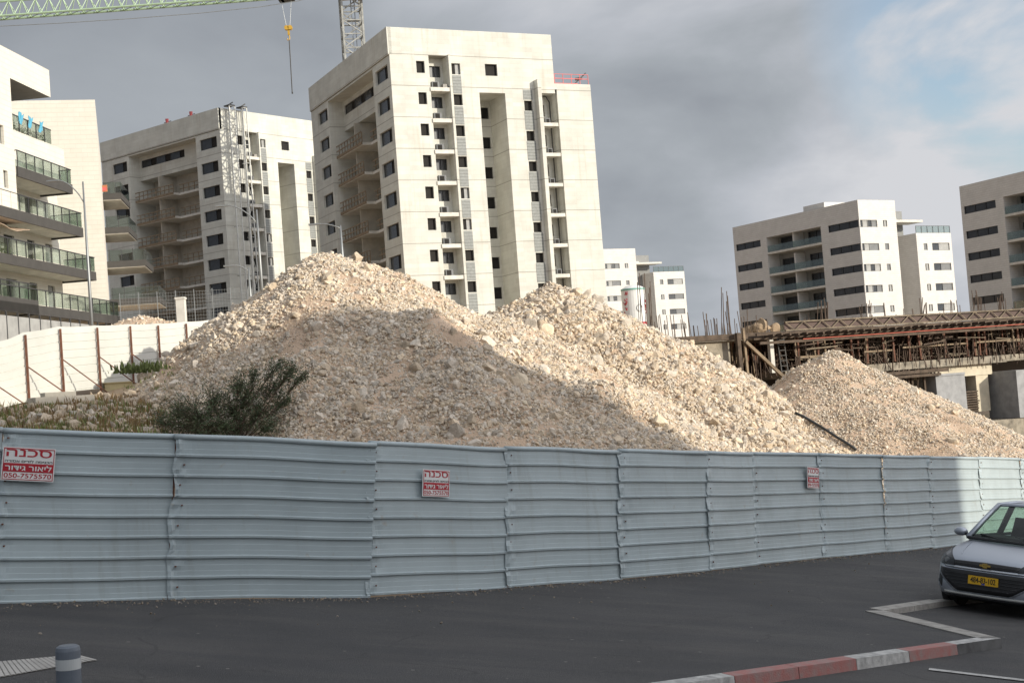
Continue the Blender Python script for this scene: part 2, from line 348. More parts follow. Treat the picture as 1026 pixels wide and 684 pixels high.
def window(root, loc, rz, w, h, style='dark'):
    """loc = lower left corner at the outer face of the glazing plane; local x along wall, y inwards"""
    key = (round(w, 2), round(h, 2), style)
    if key not in WC:
        f = MB(); t = .05 if style != 'strip' else .06
        f.box(0, w, 0, .08, 0, t).box(0, w, 0, .08, h-t, h).box(0, t, 0, .08, t, h-t).box(w-t, w, 0, .08, t, h-t)
        p = MB()
        if style == 'dark':
            f.box(w*.5-.02, w*.5+.02, .0, .07, t, h-t); p.box(t, w-t, .09, .13, t, h-t)
            fm, pm = FRAME, DGLASS
        elif style == 'open':
            p.box(t, w*.62, .03, .07, t, h-t, DGLASS).box(w*.62, w-t, .10, .14, t, h-t, BLACK); fm, pm = FRAME, None
        elif style == 'black':
            p.box(t, w-t, .10, .14, t, h-t); fm, pm = FRAME, BLACK
        elif style == 'lit':
            p.box(t, w*.5, .10, .14, t, h-t, BLACK).box(w*.5, w-t, .04, .08, t, h-t, PFRAME); fm, pm = FRAME, None
        elif style == 'shut':
            p.box(t, w-t, .03, .08, t, h-t); fm, pm = PFRAME, SHUT
        elif style == 'halfshut':
            p.box(t, w*.45, .10, .14, t, h-t, DGLASS).box(w*.45, w-t, .03, .08, t, h-t, SHUT); fm, pm = PFRAME, None
        elif style == 'pale':
            p.box(t, w*.42, .08, .12, t, h-t, DGLASS).box(w*.42, w-t, .02, .06, t, h-t, PFRAME); fm, pm = FRAME, None
        else:
            n = max(2, int(w/1.6))
            for i in range(1, n): f.box(w*i/n-.02, w*i/n+.02, 0, .07, t, h-t)
            p.box(t, w-t, .09, .13, t, h-t); fm, pm = FRAME, DGLASS
        WC[key] = (f.mesh('window', fm), p.mesh('pane', pm))
    a, b = WC[key]; o = obj('window', a, root, loc, rz); obj('pane', b, o); return o
HP = math.pi/2

# ------------------------------------------------------------------ terrain
def G(x): return -2.74-.138*x                                   # upper asphalt, the street falls to the right
FXY = np.array([(-9.4, 14.6), (-6.22, 16.2), (-4.46, 17.27), (-2.12, 18.49), (-.35, 20.3), (1.44, 22.09), (3.08, 24.0), (4.1, 25.45), (5.71, 27.36), (7.47, 29.45), (8.95, 31.12), (10.84, 33.5), (12.69, 35.9), (16.5, 40.5), (22, 47)])
def yfence(x): return np.interp(x, FXY[:, 0], FXY[:, 1])
def terr(x, y):
    x = np.asarray(x, float); y = np.asarray(y, float)
    d = y-np.where(x < 22, yfence(x), 47+(x-22)*1.1)
    g = G(np.clip(x, -40, 40))
    left = np.interp(y, [10, 19, 25, 32, 42, 48, 60, 96, 130, 170, 300, 900], [-1.9, -1.7, -.7, .25, .95, 1.5, 2.4, 6.0, 8, 11.5, 15, 15])
    right = np.interp(y, [10, 20, 30, 45, 60, 95, 130, 200, 300, 900], [-2.5, -2.6, -3.4, -4.6, -5.2, -5.2, -2, 2, 4, 6])
    w = ss(-12, 1, x); s = left*(1-w)+right*w
    s = s+fbm(x*.35, y*.35, 4, 3)*.22*ss(1, 5, d)
    t = ss(.1, 3.0, d)
    return np.where(d < 0, g-.45, (g-.25)*(1-t)+s*t)
def sheet(name, xs, ys, fn, m):
    X, Y = np.meshgrid(xs, ys); Z = fn(X, Y); V = np.c_[X.ravel(), Y.ravel(), Z.ravel()]
    nx, ny = len(xs), len(ys); i = np.arange(nx-1)[None, :]+np.arange(ny-1)[:, None]*nx
    Fc = np.stack([i, i+1, i+1+nx, i+nx], -1).reshape(-1, 4)
    return np_mesh(name, V, Fc, m, smooth=True)
xs = np.r_[np.linspace(-700, -60, 14), np.linspace(-56, -20, 20), np.linspace(-19.5, 30, 130), np.linspace(31, 80, 30), np.linspace(90, 700, 14)]
ys = np.r_[np.linspace(-200, 0, 9), np.linspace(4, 60, 150), np.linspace(61, 200, 70), np.linspace(215, 1500, 20)]
tag(obj('ground', sheet('ground', xs, ys, terr, SOIL)), kind='structure')

# asphalt: raised pavement level and the lower carriageway
def gq(px, py):
    r = ray(px, py); k = -2.74/(r[2]+.138*r[0]); return (r*k)[:2]
K1, K2, K3 = gq(1003, 640), gq(885, 612), gq(945, 603); K0 = gq(703, 683)
K00 = K0+(K0-K1)*3.2; K4 = K3+np.array([9.5, 9.0])
up = [K00, K0, K1, K2, K3, K4] + [(22, 46.6)] + [(x, y-.02) for x, y in FXY[::-1][1:]] + [(-30, 4), (-30, -20)]
mb = MB()
def plan(pts, off):
    return [(x, y, G(x)+off) for x, y in pts]
from mathutils.geometry import tessellate_polygon
tv = plan(up, 0)
for t in tessellate_polygon([[Vector(v) for v in tv]]): 
    tri = [tv[i] for i in t]
    a, b_, c_ = map(Vector, tri)
    if (b_-a).cross(c_-a).z < 0: tri = tri[::-1]
    mb.face(tri, ASPH)
tag(mb.build('pavement', ASPH), kind='structure')
def dip(x, y): return -.11+.045*ss(18.8, 19.8, y)+0*x
low = sheet('road', np.linspace(-45, 45, 120), np.linspace(-60, 46, 140), lambda X, Y: np.where(Y > np.where(X < 22, yfence(X), 47+(X-22)*1.1)-.3, G(X)-.6, G(X)+dip(X, Y)), ASPH)
tag(obj('road', low), kind='structure')

# kerb stones along the edge, painted in turns
KDARK = mat('dark_kerb_face', (.10, .10, .10), .7, var=.3, vscale=5)  # dark colour for the front face of the first white stone
def kerb():
    mb = MB(); w = .17
    def seg(a, b, mats, step, out, w=.17):
        a = np.array(a); b = np.array(b); d = b-a; Ln = np.hypot(*d); d = d/Ln; n = np.array([-d[1], d[0]])*out
        k = max(1, int(round(Ln/step)))
        for i in range(k):
            p = a+d*(Ln*i/k+.006); q = a+d*(Ln*(i+1)/k-.006); mm = mats[i % len(mats)]
            A = [(p, 0), (q, 0), (q, 1), (p, 1)]
            c = [(*(pp-n*w*t), G(pp[0]-n[0]*w*t)+.016) for pp, t in A]
            lo = [(*(pp-n*w*t+n*(.02 if t == 0 else 0)), G(pp[0])-.40) for pp, t in A]
            mb.face(c, mm)
            for j in range(4): mb.face([c[j], c[(j+1) % 4], lo[(j+1) % 4], lo[j]], KDARK if (mm is PAINTW and i == 0 and j == 0) else mm)
    seg(K1, K00, [PAINTW, PAINTR, PAINTW, PAINTR, PAINTR, PAINTW], 1.12, 1)
    seg(K2, K1, [KERBG], 1.0, 1, .34); seg(K3, K2, [KERBG], 1.0, 1, .22); seg(K4, K3, [KERBG], 1.0, 1)
    bmesh_fix = mb.build('kerb', KERBG); tag(bmesh_fix, kind='structure')
kerb()
def line_mark(pts, off, w, m, name='road_marking', fn=None):
    mb = MB(); fn = fn or (lambda x, y: G(x))
    for a, b in zip(pts[:-1], pts[1:]):
        a = np.array(a); b = np.array(b); d = (b-a)/np.hypot(*(b-a)); n = np.array([-d[1], d[0]])*w/2; k = 8
        for i in range(k):
            p = a+(b-a)*i/k; q = a+(b-a)*(i+1)/k
            mb.face([(*v, fn(*v)+off) for v in (p+n, p-n, q-n, q+n)], m)
    return tag(mb.build(name, m), kind='structure')
rd = lambda x, y: float(G(x)+dip(x, y))
line_mark([gq(930, 661), gq(1060, 676)], .012, .13, PAINTW, fn=rd)
line_mark([gq(745, 686), gq(800, 688)], .012, .13, PAINTW, fn=rd)
# tactile strip on the pavement
mb = MB(); a, b, c, d = gq(-40, 667), gq(-40, 686), gq(98, 661.5), gq(78, 656.5)
q0, q1, q2, q3 = [np.array(v) for v in (a, b, c, d)]
nn = 26
for i in range(nn):
    t0, t1 = i/nn, (i+.80)/nn
    mb.face([(*(q1+(q2-q1)*t0), 0), (*(q1+(q2-q1)*t1), 0), (*(q0+(q3-q0)*t1), 0), (*(q0+(q3-q0)*t0), 0)], PAVE)
mb.v = [(x, y, G(x)+.014) for x, y, z in mb.v]
mb2 = MB(); mb2.face([(*v, G(v[0])+.006) for v in (q1, q2, q3, q0)], KERBG); mb2.v += []
n0 = len(mb.v); mb.v += mb2.v; mb.f += [tuple(i+n0 for i in f) for f in mb2.f]; mb.m += [mb.mi(KERBG)]
tag(mb.build('tactile_paving', PAVE), kind='structure')

# ------------------------------------------------------------------ rubble heaps
def lobes(x, y, L, slope, r=.5, k=2.2):
    hs = []
    for lx, ly, lz in L:
        d = np.hypot(x-lx, y-ly); p = np.sqrt(d*d+r*r)-r
        hs.append(lz-slope*np.minimum(p, 9)-slope*.72*np.maximum(p-9, 0))
    hs = np.array(hs); mx = hs.max(0); return mx+np.log(np.exp((hs-mx)*k).sum(0))/k*1.0-.05
HA = [(-5.9, 45, 5.15), (-5.0, 45.6, 4.75), (-3.4, 45, 3.6), (-6.4, 44.4, 2.4), (-5.3, 42.4, 3.65), (-2.4, 40.5, 2.7), (-6.9, 41.2, .9), (-.4, 45, 2.6), (.8, 41.5, 1.35), (-5.5, 38, 1.6), (-7.6, 37, .2), (-1.5, 36.5, .7), (2.2, 38.2, .2), (2.6, 35.5, -1.3)]
HB = [(1.75, 50, 3.95), (.6, 49.4, 3.15), (3.1, 49.4, 1.9), (-1, 48.8, 2.5), (3.5, 46.5, .6), (5.4, 43.5, -1.0), (7.2, 41.5, -2.0), (4.4, 40, -1.1), (8.6, 38.5, -2.6), (10.4, 38.8, -2.9)]
HC = [(11.4, 50, .85), (10.2, 49.6, -.2), (12.5, 49.5, -.4), (9.6, 46.5, -1.3), (12.2, 46, -1.6), (14.4, 47.8, -2.3), (16.0, 46.5, -3.5), (13.2, 43, -3.0), (17.8, 45.6, -4.0)]
def warp(x, y): return x+fbm(x*.3, y*.3, 3, 11)*.7, y+fbm(x*.3, y*.3, 3, 21)*.7
def hA(x, y):
    a, b = warp(x, y); return lobes(a, b, HA, .715)+fbm(x*.8, y*.8, 4, 5)*.22
def hB(x, y):
    a, b = warp(x, y); return lobes(a, b, HB, .66)+fbm(x*.9, y*.9, 4, 6)*.26
def hC(x, y):
    a, b = warp(x, y); return lobes(a, b, HC, .66)+fbm(x*.8, y*.8, 4, 8)*.12
def cut(h):                                    # nothing spills over the fence line
    def f(x, y):
        return np.where(y-yfence(x) < 1.0, -9, h(x, y)-3.0*(1-ss(.9, 2.6, y-yfence(x))))
    return f
hAc, hBc, hCc = cut(hA), cut(hB), cut(hC)
def top(x, y): return np.maximum(np.maximum(hAc(x, y), hBc(x, y)), np.maximum(hCc(x, y), terr(x, y)))
def hit(px, py, d0=20, d1=70, fn=None):
    fn = fn or top; r = ray(px, py); d = np.arange(d0, d1, .05); z = fn(r[0]*d, d); i = np.argmax(z > r[2]*d); return r*d[i]
ICO_V, ICO_F = None, None
def ico():
    t = (1+5**.5)/2; v = np.array([(-1, t, 0), (1, t, 0), (-1, -t, 0), (1, -t, 0), (0, -1, t), (0, 1, t), (0, -1, -t), (0, 1, -t), (t, 0, -1), (t, 0, 1), (-t, 0, -1), (-t, 0, 1)], float)
    f = np.array([(0, 11, 5), (0, 5, 1), (0, 1, 7), (0, 7, 10), (0, 10, 11), (1, 5, 9), (5, 11, 4), (11, 10, 2), (10, 7, 6), (7, 1, 8), (3, 9, 4), (3, 4, 2), (3, 2, 6), (3, 6, 8), (3, 8, 9), (4, 9, 5), (2, 4, 11), (6, 2, 10), (8, 6, 7), (9, 8, 1)])
    return v/np.linalg.norm(v[0]), f
ICO_V, ICO_F = ico()
def sub(v, f):
    v = list(map(tuple, v)); c = {}; nf = []
    def mid(a, b):
        k = (min(a, b), max(a, b))
        if k not in c: p = np.array(v[a])+np.array(v[b]); c[k] = len(v); v.append(tuple(p/np.linalg.norm(p)))
        return c[k]
    for a, b, d in f:
        x, y, z = mid(a, b), mid(b, d), mid(d, a); nf += [(a, x, z), (b, y, x), (d, z, y), (x, y, z)]
    return np.array(v), np.array(nf)
ICO2 = sub(ICO_V, ICO_F)
def rocks(P_, S, tc, base=(ICO_V, ICO_F), jit=.30):
    V, Fc = base; n = len(P_); k = len(V)
    q = rng.normal(size=(n, 4)); q /= np.linalg.norm(q, axis=1)[:, None]; w, x, y, z = q.T
    Rm = np.stack([1-2*(y*y+z*z), 2*(x*y-z*w), 2*(x*z+y*w), 2*(x*y+z*w), 1-2*(x*x+z*z), 2*(y*z-x*w), 2*(x*z-y*w), 2*(y*z+x*w), 1-2*(x*x+y*y)], -1).reshape(n, 3, 3)
    sc = rng.uniform(.6, 1.15, (n, 1, 3)); vv = V[None]*(1+rng.uniform(-jit, jit, (n, k, 1)))*sc
    # chop flat faces so the stones look broken, not round
    for _ in range(6):
        nd = rng.normal(size=(n, 1, 3)); nd /= np.linalg.norm(nd, axis=2)[..., None]; d = (vv*nd).sum(2, keepdims=True); lim = rng.uniform(.34, .66, (n, 1, 1))
        vv = vv-nd*np.maximum(d-lim, 0)
    vv = np.einsum('nij,nkj->nki', Rm, vv)*np.asarray(S)[:, None, None]+P_[:, None, :]
    Fo = Fc[None]+np.arange(n)[:, None, None]*k
    return vv.reshape(-1, 3), Fo.reshape(-1, 3), np.repeat(tc, k, 0)
def rock_tint(n, warm=.5):
    a = rng.random((n, 1)); b = rng.random((n, 1)); lum = .74+.46*a
    return np.clip(lum*np.where(b < warm, np.array([[1.0, .93, .83]]), np.array([[1.0, 1.0, 1.0]])), 0, 1.15)
def scatter(h, others, box, n, smin, smax, power, keep=None, sink=.25):
    x = rng.uniform(box[0], box[1], n); y = rng.uniform(box[2], box[3], n); z = h(x, y)
    ok = z > terr(x, y)-.02
    for o in others: ok &= z > o(x, y)-.02
    ok &= z > -8
    if keep is not None: ok &= keep(x, y, z)
    x, y, z = x[ok], y[ok], z[ok]; s = smin*(smax/smin)**(rng.random(len(x))**power)
    return np.c_[x, y, z+s*(.5-sink)], s
def facing(h):                                  # the slopes that can be seen from the street
    def k(x, y, z):
        gy = (h(x, y+.3)-h(x, y-.3))/.6; return gy > -.55
    return k
def patchy(seed, lo, hi, f=.45):                # stones gather in runs, fines show between
    return lambda x, y: rng.random(len(x)) < ss(lo, hi, fbm(x*f+y*.12, y*f-x*.12, 3, seed))
def heap(name, h, others, box, label, dens, coarse, seed, grid=.14, warm=.5, tintf=None, fine=.05):
    root = thing(name, label, 'rubble heap', ((box[0]+box[1])/2, (box[2]+box[3])/2, 0), 0)
    off = np.array(root.location)
    nx = int((box[1]-box[0])/grid); ny = int((box[3]-box[2])/grid)
    X, Y = np.meshgrid(np.linspace(box[0], box[1], nx), np.linspace(box[2], box[3], ny))
    Z = h(X, Y)+fbm(X*3.1, Y*3.1, 3, seed+50)*.09; T = terr(X, Y)
    bad = (Z < T-.6)
    V = np.c_[X.ravel(), Y.ravel(), Z.ravel()]-off
    i = np.arange(nx-1)[None, :]+np.arange(ny-1)[:, None]*nx; Q = np.stack([i, i+1, i+1+nx, i+nx], -1).reshape(-1, 4)
    Q = Q[~bad.ravel()[Q].all(1)]
    t = .92+.16*fbm(X*.5+Y*.5, Y*.25-X*.25, 3, seed).ravel()[:, None]; t = t*np.array([[1.0, .97, .93]])
    me = np_mesh('heap_body', V, Q, RUB, np.clip(t, 0, 1.2), smooth=True); me.name = 'heap_body'
    obj('heap_body', me, root)
    A = (box[1]-box[0])*(box[3]-box[2]); VV = []; FF = []; TT = []; n0 = 0
    pk = patchy(seed, *((-.55, -.08) if seed == 1 else (-.65, -.12))); fk = facing(h)
    for cnt, s0, s1, pw, base, kp in ((int(A*dens*1.6), fine*.38, fine*.8, 1.2, (ICO_V, ICO_F), fk), (int(A*dens*3.6), fine*.45, fine*1.6, 1.3, (ICO_V, ICO_F), lambda x, y, z: fk(x, y, z) & pk(x, y)),
                                      (int(A*dens*.34), fine*1.3, fine*3.0, 2.0, (ICO_V, ICO_F), lambda x, y, z: fk(x, y, z) & pk(x, y)),
                                      (int(A*coarse), .12, .30, 2.4, ICO2, fk)):
        p, s = scatter(h, others, box, cnt, s0, s1, pw, kp)
        if len(p) == 0: continue
        v, f, c = rocks(p-off, s, rock_tint(len(p), warm), base, .22 if base is ICO2 else .3); VV.append(v); FF.append(f+n0); TT.append(c); n0 += len(v)
    me = np_mesh('loose_stones', np.concatenate(VV), np.concatenate(FF), ROCK, np.concatenate(TT))
    o = obj('loose_stones', me, root); tag(o, kind='stuff'); return root, off
rA, offA = heap('rubble_heap', hAc, [hBc], (-16, 6, 24, 52), 'tallest rubble heap of pale crushed limestone, its peak in sun above the dark shrub', 110, 1.1, 1, warm=.45)
rB, offB = heap('rubble_heap', hBc, [hAc, hCc], (-5, 14, 33, 56), 'sunlit rubble heap with blocky boulders on its crest, right of the tallest heap', 95, 2.2, 2, warm=.5, fine=.06)
rC, offC = heap('rubble_heap', hCc, [hBc], (6, 24, 38, 56), 'smallest cone of fine pale gravel in front of the timber-propped concrete frame', 150, .15, 3, warm=.4, fine=.034)
def boulders(root, off, pts, h):
    for i, (px, py, s) in enumerate(pts):
        p = hit(px, py, fn=h); s *= .72
        v, f, c = rocks(np.array([p])-off+np.array([[0, 0, s*.15]]), np.array([s]), rock_tint(1, .5), sub(*ICO2), .08)
        obj('boulder', np_mesh('boulder', v, f, ROCK, c), root)
bp = [(565+random.gauss(0, 26), 0, random.uniform(.13, .30)) for _ in range(60)]
bp2 = []
for px, _, s in bp:
    yy = 292+abs(px-560)*.55 if px > 560 else 292+abs(px-560)*.35
    bp2.append((px, yy+random.uniform(3, 34), s))
boulders(rB, offB, bp2+[(548, 333, .55), (534, 328, .42), (600, 341, .36), (660, 350, .34), (640, 362, .3), (700, 385, .34), (605, 390, .25), (730, 400, .3), (770, 430, .28)], hBc)
boulders(rA, offA, [(362, 412, .33), (365, 396, .27), (384, 402, .26), (396, 416, .22), (240, 327, .3), (228, 334, .26), (345, 352, .25), (375, 334, .25), (394, 325, .24), (313, 352, .22), (258, 337, .22), (128, 420, .35), (105, 424, .4), (422, 432, .25), (455, 335, .25), (500, 385, .27)], hAc)
boulders(rC, offC, [(932, 410, .34), (938, 408, .26), (795, 372, .2), (782, 392, .24)], hCc)
# small orange heap beyond the white fence
def hD(x, y): return lobes(x, y, [(-19.0, 72, 5.4), (-18.2, 72, 5.3), (-19.9, 72.4, 5.25)], .5)+fbm(x, y, 3, 9)*.2
heap('rubble_heap', lambda x, y: hD(x, y), [], (-26, -15, 66, 78), 'low orange spoil heap peeking over the white fence beside the balconies', 12, .1, 4, grid=.25, fine=.06)

# black pipe lying down the slope
pp = [hit(px, py)+np.array([0, 0, .12]) for px, py in ((797, 417), (806, 421), (816, 427), (826, 433), (838, 441), (848, 447), (858, 454))]
tag(MB().tube(pp, .045, None, 8).build('drain_pipe', mat('black_pipe', (.03, .033, .033), .5), smooth=True), 'thin black pipe lying down between the two sunlit rubble heaps', 'pipe')

# ------------------------------------------------------------------ front fence of ribbed sheets
SCREW = MB().box(-.008, .008, -.02, .02, -.008, .008).mesh('screw', RUST)
def fence_front():
    root = thing('sheet_fence', 'blue-grey ribbed sheet metal hoarding in shade along the street', 'fence', (FXY[3][0], FXY[3][1], float(G(FXY[3][0]))))
    off = Vector(root.location)
    H = 2.0; prof = []
    for k in range(8):
        z0 = k*.25
        prof += [(z0+.0, -.002), (z0+.006, .026), (z0+.030, .028), (z0+.044, .006), (z0+.10, .004), (z0+.104, .0), (z0+.17, -.001), (z0+.174, -.004), (z0+.245, -.006)]
    prof += [(2.0, -.004)]
    prof = np.array(prof)
    for i in range(len(FXY)-1):
        a = FXY[i]; b = FXY[i+1]; d = b-a; Ln = np.hypot(*d); d /= Ln; n = np.array([d[1], -d[0]])
        sl = (G(b[0])-G(a[0]))/Ln; upv = np.array([-sl*d[0], -sl*d[1], 1.0]); upv /= np.linalg.norm(upv)
        nu = 60; us = np.linspace(-.018, 1.0, nu)
        U, Vv = np.meshgrid(us, np.arange(len(prof)))
        zz = prof[Vv, 0]; oo = prof[Vv, 1]
        D = (1-U)*Ln
        crump = fbm(U*Ln*9+i*31, zz*7.3+i*7, 3, 77)*.055*np.exp(-np.abs(U)*Ln/.11)
        dent = fbm(U*Ln*.9+i*13, zz*1.3, 2, 55)*.018+fbm(U*Ln*.5+i*13, zz*.3, 2, 56)*.05
        edge = fbm(zz*3.1+i, zz*0+i*5., 3, 90)*.09*np.exp(-np.abs(U+.018)*Ln/.2)
        al = U*Ln+edge
        lap = .014*(1-U)
        o_ = oo+crump+dent+lap+.004*(i % 2)
        wob = fbm(U*Ln*.45+i*3, zz*0+2., 2, 12)*.035
        X = a[0]+d[0]*al+n[0]*o_+upv[0]*(zz+wob); Y = a[1]+d[1]*al+n[1]*o_+upv[1]*(zz+wob); Z = G(a[0])+sl*al+upv[2]*(zz+wob)
        V = np.c_[X.ravel(), Y.ravel(), Z.ravel()]-np.array(off)
        q = np.arange(nu-1)[None, :]+np.arange(len(prof)-1)[:, None]*nu; Q = np.stack([q, q+1, q+1+nu, q+nu], -1).reshape(-1, 4)
        pn = obj('panel', np_mesh('panel', V, Q, FENCE, smooth=False), root)
        sd = pn.modifiers.new('thickness', 'SOLIDIFY'); sd.thickness = .002
        a3 = Vector((*a, G(a[0])))-off; b3 = Vector((*b, G(b[0])))-off; u3 = Vector(upv)
        pts = []
        for t in np.linspace(-.01, 1.0, 10):
            w = float(fbm(np.array([t*Ln*.45+i*3]), np.array([2.]), 2, 12)[0])*.035
            nn_ = Vector((n[0], n[1], 0))*float(fbm(np.array([t*Ln*.5+i*13]), np.array([.6]), 2, 56)[0]*.05)
            pts.append(a3+(b3-a3)*t+u3*(2.0+w)+nn_)
        MB().tube(pts, .036, None, 8).build('top_rail', FENCE, root, True)
        p0 = a3+Vector((-n[0], -n[1], 0))*.06
        MB().bar(p0-u3*.1, p0+u3*2.0, .05).build('post', RUST, root)
        for k in range(8):
            if (k*7+i*3) % 5 == 0: continue
            c = a3+Vector((d[0], d[1], sl))*(.09+.02*math.sin(k*3.1+i))+u3*(k*.25+.15)+Vector((n[0], n[1], 0))*.024
            obj('screw', SCREW, root, tuple(c))
    return root
fence_front()

def grit():
    r = np.random.default_rng(21); t = r.uniform(-9, 15, 2600); off = -np.abs(r.normal(0, .16, 2600))-.05; k = r.random(2600) < .12; off = np.where(k, -np.abs(r.normal(0, 1.3, 2600))-.1, off)
    x = t; y = yfence(t)+off*1.3; z = G(x); s_ = .006*(4.5**(r.random(2600)**2.6)); p = np.c_[x, y, z+s_*.3]; o0 = p[0].copy(); v, f, c = rocks(p-o0, s_, rock_tint(len(p), .6)*.45)
    o = obj('roadside_grit', np_mesh('roadside_grit', v, f, ROCK, c)); o.location = o0; tag(o, 'fine stones and grit gathered on the asphalt along the foot of the hoarding', 'grit', kind='stuff')
grit()
# warning signs
def text_mesh(s, size, m, ext=.002, sx=1.0, width=None):
    cu = bpy.data.curves.new('txt', 'FONT'); cu.body = s; cu.size = size; cu.align_x = 'CENTER'; cu.align_y = 'CENTER'; cu.extrude = ext; cu.offset = size*.012
    o = bpy.data.objects.new('txt', cu); COL.objects.link(o); bpy.context.view_layer.update()
    dg = bpy.context.evaluated_depsgraph_get(); me = bpy.data.meshes.new_from_object(o.evaluated_get(dg)); bpy.data.objects.remove(o)
    if len(me.vertices):
        xs = [v.co.x for v in me.vertices]; zs = [v.co.y for v in me.vertices]; w = max(xs)-min(xs); cx = (max(xs)+min(xs))/2; cz = (max(zs)+min(zs))/2; hh = max(zs)-min(zs)
        k = (width/w) if width else sx
        kz = size/hh
        for v in me.vertices: v.co = Vector(((v.co.x-cx)*k, -v.co.z, (v.co.y-cz)*kz))
    me.materials.clear(); me.materials.append(m); me.name = 'lettering'; return me
HEB = lambda s: s[::-1]
def warn_sign(px, py, d, i, tilt, label, w=.60, h=.39):
    a = FXY[i]; b = FXY[i+1]; dd = (b-a)/np.hypot(*(b-a)); r = ray(px, py)
    A = np.array([[dd[0], -r[0]], [dd[1], -r[1]]]); t, k = np.linalg.solve(A, -a); p = r*k
    n = np.array([dd[1], -dd[0], 0]); p = p+n*.085
    root = thing('warning_sign', label, 'sign', tuple(p), math.atan2(dd[1], dd[0]), 'red and white warning signs on the hoarding')
    root.rotation_euler = (0, tilt, math.atan2(dd[1], dd[0]))
    MB().box(-w/2, w/2, 0, .012, -h/2, h/2).build('board', WHITE, root)
    bd = MB(); e = .010
    for x0, x1, z0, z1 in ((-w/2+.012, w/2-.012, h/2-.022, h/2-.012), (-w/2+.012, w/2-.012, -h/2+.012, -h/2+.02), (-w/2+.012, -w/2+.02, -h/2+.02, h/2-.022), (w/2-.02, w/2-.012, -h/2+.02, h/2-.022)): bd.box(x0, x1, -.003, -.0005, z0, z1)
    bd.box(-w/2+.02, w/2-.02, -.0045, -.0031, -h*.235, h*.02); bd.build('red_print', REDP, root)
    for s, z, sz, wd, m in ((HEB('סכנה'), h*.325, h*.22, w*.86, REDP), (HEB('הכניסה לזרים אסורה'), h*.085, h*.085, w*.90, INK), (HEB('ליאור גידור'), -h*.108, h*.175, w*.88, WHITE), ('050-7575570', -h*.345, h*.14, w*.90, REDP)):
        obj('lettering', text_mesh(s, sz, m, .0012, width=wd), root, (0, -.0065 if m is WHITE else -.002, z))
    return root
warn_sign(27, 465, 16, 1, .14, 'larger looking red and white danger sign at the left end of the shaded hoarding')
warn_sign(433, 484, 19, 3, .13, 'square-looking danger sign below the tallest heap, on the middle of the hoarding', .50, .37)
warn_sign(811, 478.5, 27, 7, .13, 'faded danger sign on the hoarding between the middle sign and the parked car', .46, .40)

# ------------------------------------------------------------------ rear white fence, weeds, shrub
def fence_rear():
    base = [P(-60, 425, 38.5), P(-18, 413, 40), P(27, 402, 42), P(62, 393, 44), P(99, 389, 46), P(132, 385, 48), P(160, 382, 50), P(188, 378, 52), P(214, 374, 54), P(240, 371, 56.2), P(264, 368, 58.5)]
    root = thing('sheet_fence', 'white ribbed sheet fence with rusty props on the left slope, in full sun', 'fence', tuple(base[2])); off = Vector(root.location)
    for i in range(len(base)-1):
        a = Vector(base[i])-off; b = Vector(base[i+1])-off; d = (b-a); Ln = d.length; n = Vector((d.y, -d.x, 0)).normalized(); upv = Vector((0, 0, 1))
        prof = []
        for k in range(8): prof += [(k*.26, .010), (k*.26+.006, -.030), (k*.26+.034, -.030), (k*.26+.044, -.004)]
        prof.append((2.08, 0)); nu = 12; V = []; 
        for z, o in prof:
            for j in range(nu):
                t = j/(nu-1); w = float(fbm(np.array([t*2.+i*5]), np.array([z*1.1]), 3, 31)[0])*(.12 if i < 1 else .025)
                sag = -.14*math.sin(math.pi*t)*(1 if i == 1 else .15)
                V.append(a+d*t+upv*(z+sag*(z/2))+n*(o+w))
        q = np.arange(nu-1)[None, :]+np.arange(len(prof)-1)[:, None]*nu; Q = np.stack([q, q+1, q+1+nu, q+nu], -1).reshape(-1, 4)
        pn = obj('panel', np_mesh('panel', np.array([tuple(v) for v in V]), Q, FENCEW, smooth=False), root)
        pn.modifiers.new('thickness', 'SOLIDIFY').thickness = .003
        p = a+n*.08; MB().bar(p-upv*.3, p+upv*2.0, .06, .06).build('post', RUST, root)
        e = p+n*1.0+d.normalized()*.9; MB().bar(p+upv*1.05, e-upv*.15, .035).build('brace', RUST, root)
fence_rear()

def weeds(name, n, reg, hmin, hmax, m, label, seed):
    r = np.random.default_rng(seed); V = []; Fc = []
    pts = []
    while len(pts) < n:
        px, py = r.uniform(reg[0], reg[1]), r.uniform(reg[2], reg[3]); p = hit(px, py, 18, 60); 
        if float(hAc(p[0:1], p[1:2])[0]) > p[2]-.05 and r.random() < .75: continue
        pts.append(p)
    for p in pts:
        h = r.uniform(hmin, hmax)
        for _ in range(9):
            a = r.uniform(0, 6.28); l = h*r.uniform(.5, 1); b = p+np.array([r.normal(0, .10), r.normal(0, .10), -.03]); w = .010+.010*r.random(); lean = r.uniform(.1, .5)*l
            u = np.array([math.cos(a), math.sin(a), 0]); s = np.array([-u[1], u[0], 0])*w; n0 = len(V)
            V += [b-s, b+s, b+u*lean*.4+np.array([0, 0, l*.6])+s*.7, b+u*lean*.4+np.array([0, 0, l*.6])-s*.7, b+u*lean+np.array([0, 0, l])]
            Fc += [(n0, n0+1, n0+2, n0+3), (n0+3, n0+2, n0+4, n0+4)]
    me = bpy.data.meshes.new(name); me.from_pydata([tuple(v) for v in V], [], [tuple(dict.fromkeys(f)) for f in Fc]); me.materials.append(m); me.update()
    return tag(obj(name, me), label, 'weeds', kind='stuff')
weeds('dry_weeds', 420, (-20, 165, 398, 436), .08, .32, DRYW, 'brown dry weeds on the bank above the hoarding left', 3)
weeds('green_weeds', 260, (-20, 190, 404, 436), .08, .34, WEED, 'green weeds on the bank above the hoarding left', 4)
weeds('green_weeds', 110, (128, 180, 366, 390), .05, .17, WEED, 'bright green weeds growing at the foot of the white fence', 5)

